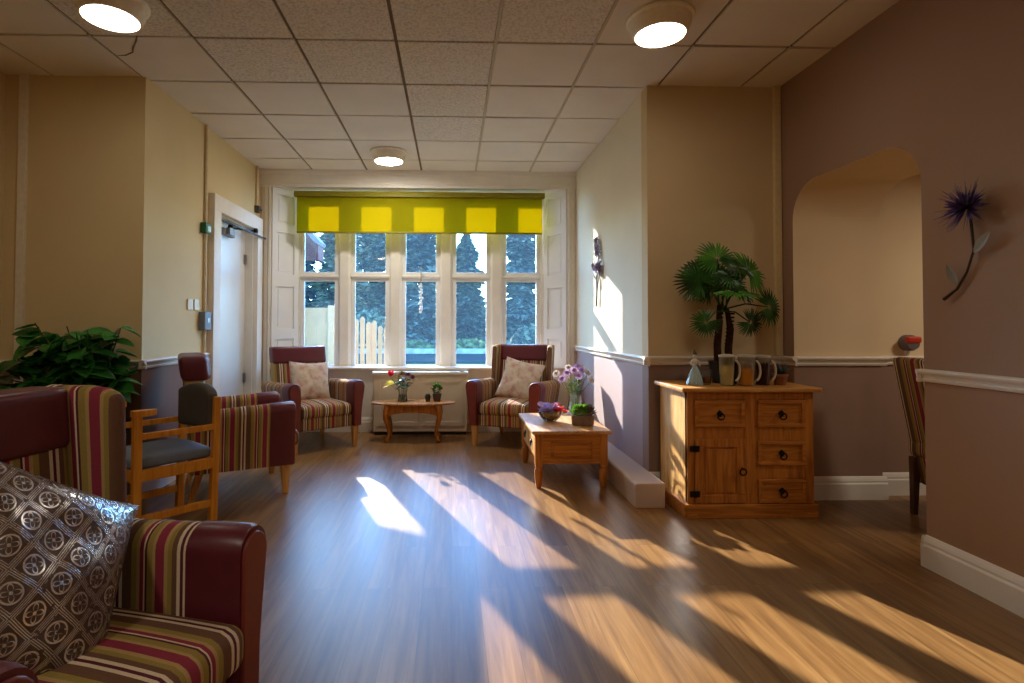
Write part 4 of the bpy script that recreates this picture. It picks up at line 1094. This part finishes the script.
# closeboard fence and picket fence
M_fence = plain('pale_fence', s2l(190,160,116), .8, 0, .2, .08, 6)
r = thing('garden_fence', 'pale solid fence panel close outside the leftmost window light', 'fence', (-2.08,7.42,-.3))
b = MB()
for k in range(5): b.box(-.30+k*.145, -.30+k*.145+.148, -.012+.006*(k % 2), .012+.006*(k % 2), .05, 1.70, .003)
b.build('fence_panel', M_fence, r)
b = MB(); b.box(.43,.52,-.045,.045,0,1.73,.01); b.build('fence_post', plain('fence_post_paint', s2l(204,176,132), .7), r)
r = thing('garden_fence', 'stepped picket fence outside the second window light', 'fence', (-1.62,8.3,-.3))
b = MB(); dv = Vector((.60,.75,0)); hs = [1.60,1.60,1.56,1.60,1.52,1.54,1.46,1.44]
for k, hgt in enumerate(hs):
    p = dv*(k/7.6); b.box(p.x-.034, p.x+.034, p.y-.03, p.y+.012, 0, hgt-.03, .003); b.bar((p.x,p.y,hgt-.035),(p.x,p.y,hgt),.072,.03,.024,.024)
b.build('pickets', M_fence, r)
for z in (.5,1.15):
    b = MB(); b.bar((-.04,.04,z),(.62,.86,z),.05,.05,.03,.03); b.build('fence_rail', plain('fence_rail_tan', s2l(176,140,92), .8), r)
for k in (1.5,4.5):
    b = MB(); p = dv*(k/7.6); b.box(p.x-.03,p.x+.03,p.y+.03,p.y+.09,0,1.5,.006); b.build('fence_post', plain('fence_post_tan', s2l(184,146,96), .8), r)
# shallow gabled shelter whose eave shades the left window light
r = thing('garden_shelter', 'brown gabled garden shelter with a steep slate roof, left of the window', 'shelter', (-3.25,7.75,-.3))
b = MB(); b.prism([(-1.1,0),(1.1,0),(1.1,2.36),(1.36,2.46),(1.36,2.58),(0,4.12),(-1.36,2.58),(-1.36,2.46),(-1.1,2.36)], lambda p, t: (p[0], t, p[1]), [-.18,.14]); b.build('gable_wall', plain('shelter_brown', s2l(120,78,54), .85, 0, .2, .2, 5), r)
for s_ in (-1,1):
    b = MB(); b.prism([(s_*1.46,2.60),(s_*1.44,2.56),(s_*1.38,2.60),(s_*.02,4.20),(s_*.02,4.26)], lambda p, t: (p[0], t, p[1]), [-.28,.12]); b.build('roof_slope', plain('shelter_slate', s2l(120,124,130), .8, 0, .2, .2, 6), r)
    b = MB(); b.prism([(s_*1.42,2.60),(s_*1.40,2.34),(s_*1.30,2.34),(s_*.02,3.92),(s_*.02,4.18)], lambda p, t: (p[0], t, p[1]), [-.27,-.22]); b.build('barge_board', plain('barge_brown', s2l(84,54,40), .8), r)
    b = MB(); b.box(s_*1.40-.03,s_*1.40+.03,-.22,.10,2.36,2.56); b.build('eave_board', plain('eave_brown', s2l(104,58,40), .8), r)

# trees
M_fol = [leafm('conifer_foliage', s2l(40,56,42), s2l(122,130,92), .8, .25, 3.5), leafm('conifer_foliage_blue', s2l(40,58,50), s2l(116,126,102), .8, .25, 3.5), leafm('shrub_foliage', s2l(56,78,36), s2l(122,138,70), .7, .3, 3.0)]
M_bark = plain('bark', s2l(60,50,44), .95, 0, .1, .3, 4)
def conifer(x, y, h, rad, nb, m, label, seed, bare=.02, group='conifers beyond the garden wall'):
    rnd = random.Random(seed)
    r = thing('conifer_tree', label, 'tree', (x,y,-.3), 0, group)
    t = MB(); t.tube([(0,0,0),(.05,0,h*.5),(0,0,h)], [h*.025,h*.016,.02], 9); t.build('trunk', M_bark, r, smooth='all')
    f = MB()
    for k in range(nb):
        u = rnd.random(); z = h*(bare+(1-bare)*u); R = rad*(1-u)**.5*(.78+.22*math.sin(u*30+rnd.random()*2))
        a = rnd.uniform(0,2*PI); R *= rnd.uniform(.72,1.0)
        d = Vector((math.cos(a), math.sin(a), 0)); s = Vector((-d.y, d.x, 0))
        for j in range(9):
            q = rnd.uniform(.25,1)*R; p = d*q+Vector((0,0,z-.22*q+rnd.uniform(-.12,.12)))+s*rnd.uniform(-.28,.28)*(.4+q*.35)
            if p.z < .1: p.z = .1+rnd.random()*.3
            w = rnd.uniform(.16,.38); l = rnd.uniform(.35,.72)
            dd = (d+s*rnd.uniform(-.9,.9)+Vector((0,0,rnd.uniform(-.6,.15)))).normalized(); ss = dd.cross(Vector((rnd.uniform(-.8,.8),rnd.uniform(-.8,.8),1))).normalized()
            f.add([tuple(p-dd*l/2), tuple(p+ss*w/2), tuple(p+dd*l/2), tuple(p-ss*w/2)], [(0,1,2,3)])
    f.build('foliage', m, r)
conifer(-6.3, 31, 9.6, 2.3, 1100, M_fol[0], 'dark conifer between the solid fence panel and the picket fence', 1)
conifer(-1.75, 31.5, 10.4, 2.4, 1300, M_fol[1], 'blue green conifer filling the middle window light', 2)
conifer(1.0, 37.5, 7.6, 2.3, 1000, M_fol[0], 'shorter conifer in the light right of the middle one, bright sky over it', 3)
conifer(4.0, 31.5, 9.6, 2.05, 900, M_fol[1], 'tall conifer in the rightmost window light, by the wing armchair', 4)
conifer(-10.5, 38.5, 10, 2.9, 800, M_fol[1], 'thin conifer above the solid fence panel in the leftmost light', 5)
conifer(-7.0, 44.5, 12.5, 2.5, 900, M_fol[0], 'far tall conifer in the upper part of the second window light', 8)
conifer(7.6, 38, 10.5, 2.9, 800, M_fol[0], 'outermost conifer beyond the right edge of the window', 6)
conifer(-4.4, 38.5, 10.6, 2.9, 1000, M_fol[0], 'conifer half hidden between the middle tree and the picket fence', 7)
def shrub(x, y, h, rad, n, m, label, seed):
    rnd = random.Random(seed); r = thing('garden_shrub', label, 'shrub', (x,y,-.3), 0, 'shrubs along the garden wall')
    f = MB()
    for k in range(n):
        v = Vector((rnd.gauss(0,1), rnd.gauss(0,1), abs(rnd.gauss(0,1)))).normalized(); p = Vector((v.x*rad, v.y*rad*.5, v.z*h))*rnd.uniform(.7,1)
        d = Vector((rnd.uniform(-1,1),rnd.uniform(-1,1),rnd.uniform(-1,1))).normalized(); s = d.orthogonal().normalized(); l = rnd.uniform(.12,.26)
        f.add([tuple(p-d*l), tuple(p+s*l*.5), tuple(p+d*l), tuple(p-s*l*.5)], [(0,1,2,3)])
    f.build('foliage', m, r)
    t = MB(); t.tube([(0,0,0),(0,0,h*.7)], [.06,.02], 6); t.build('stem', M_bark, r)
shrub(-1.75, 28.1, .62, .95, 600, M_fol[2], 'sunlit low shrub under the blue green conifer', 31)
shrub(.9, 28.1, .70, 1.5, 700, M_fol[2], 'sunlit low shrub under the shorter conifer', 32)
shrub(-4.2, 28.2, 2.3, 1.3, 600, M_fol[0], 'dark tall shrub rising just above the picket fence', 33)
shrub(4.2, 28.2, 1.5, 1.4, 800, M_fol[0], 'dark broad shrub at the foot of the tall right conifer', 34)
def hedge():
    rnd = random.Random(77); r = thing('hedge', 'long tall dark hedge behind all the conifers', 'hedge', (-2,48.5,-.3))
    f = MB()
    for k in range(9000):
        x = rnd.uniform(-17,17); top = 3.6+.7*math.sin(x*.7)+.5*math.sin(x*1.9+1)+rnd.gauss(0,.15)
        p = Vector((x, rnd.uniform(-.6,.6), rnd.uniform(.05,1)*top)); d = Vector((rnd.uniform(-1,1),rnd.uniform(-.4,.4),rnd.uniform(-1,1))).normalized(); s = d.cross(Vector((0,1,0))).normalized(); l = rnd.uniform(.2,.42)
        f.add([tuple(p-d*l), tuple(p+s*l*.5), tuple(p+d*l), tuple(p-s*l*.5)], [(0,1,2,3)])
    f.build('foliage', M_fol[0], r)
    for x in range(-16,17,4):
        t = MB(); t.tube([(x,0,0),(x,0,2.4)], [.09,.04], 6); t.build('stem', M_bark, r)
hedge()

# ------------------------------------------------------------------ light
sd = Vector((.375,-1,-.448)).normalized()
l = bpy.data.lights.new('sun', 'SUN'); l.energy = 12; l.angle = math.radians(.55); l.color = (1,.95,.87)
so = bpy.data.objects.new('sun', l); C.objects.link(so); so.rotation_euler = sd.to_track_quat('-Z','Y').to_euler(); so.location = (-6,20,12)
w = bpy.data.worlds.new('sky'); bpy.context.scene.world = w; w.use_nodes = True
nt = w.node_tree; nt.nodes.clear()
out = nt.nodes.new('ShaderNodeOutputWorld'); bg = nt.nodes.new('ShaderNodeBackground'); sk = nt.nodes.new('ShaderNodeTexSky')
sk.sky_type = 'NISHITA'; sk.sun_disc = False; sk.sun_elevation = math.atan2(.448, math.hypot(.375,1)); sk.sun_rotation = math.atan2(-.375,1)
sk.dust_density = .4; sk.air_density = 1.0; sk.ozone_density = 3.0
tint = nt.nodes.new('ShaderNodeVectorMath'); tint.operation = 'MULTIPLY'; tint.inputs[1].default_value = (.45,.80,1.20)
nt.links.new(sk.outputs[0], tint.inputs[0]); nt.links.new(tint.outputs[0], bg.inputs[0]); bg.inputs[1].default_value = 1.9
nt.links.new(bg.outputs[0], out.inputs[0])
def area(name, loc, rot, sx, sy, e, col):
    a = bpy.data.lights.new(name, 'AREA'); a.shape = 'RECTANGLE'; a.size = sx; a.size_y = sy; a.energy = e; a.color = col
    o = bpy.data.objects.new(name, a); C.objects.link(o); o.location = loc; o.rotation_euler = rot; return o
# unseen area lights added as fill: behind the camera and beyond the archway
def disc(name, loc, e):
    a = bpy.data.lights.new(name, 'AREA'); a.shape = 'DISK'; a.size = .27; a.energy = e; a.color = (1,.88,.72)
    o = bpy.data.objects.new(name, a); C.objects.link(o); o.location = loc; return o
disc('fill_rear_right', (.9,-.6,CEIL-.11), 11); disc('fill_rear_left', (-1.7,-.6,CEIL-.11), 15); disc('fill_far_room', (4.0,2.5,2.25), 15)

# ------------------------------------------------------------------ camera
f, pitch, yaw, roll = 551.1762, .0222, -.0286, -.0022
cp, sp = math.cos(pitch), math.sin(pitch); cy, sy = math.cos(yaw), math.sin(yaw); cr, sr = math.cos(roll), math.sin(roll)
R = Matrix(((cy,-sy,0),(sy,cy,0),(0,0,1))) @ Matrix(((1,0,0),(0,cp,-sp),(0,sp,cp))) @ Matrix(((cr,0,sr),(0,1,0),(-sr,0,cr)))
right, fwd, up = R.col[0], R.col[1], R.col[2]
M = Matrix(((right.x,up.x,-fwd.x,0),(right.y,up.y,-fwd.y,0),(right.z,up.z,-fwd.z,1.1814),(0,0,0,1)))
cam = bpy.data.cameras.new('camera'); co = bpy.data.objects.new('camera', cam); C.objects.link(co)
co.matrix_world = M
cam.sensor_width = 36; cam.lens = f/1024*36; cam.shift_x = 44.4064/1024; cam.shift_y = -29.2076/1024; cam.clip_start = .02; cam.clip_end = 300
sc = bpy.context.scene; sc.camera = co
sc.view_settings.view_transform = 'Standard'; sc.view_settings.look = 'None'; sc.view_settings.exposure = .38; sc.view_settings.gamma = 1; sc.view_settings.use_curve_mapping = False
sc.cycles.use_denoising = True; sc.cycles.max_bounces = 12; sc.cycles.diffuse_bounces = 6; sc.cycles.transparent_max_bounces = 16
sc.cycles.sample_clamp_indirect = 6; sc.cycles.caustics_reflective = False; sc.cycles.caustics_refractive = False
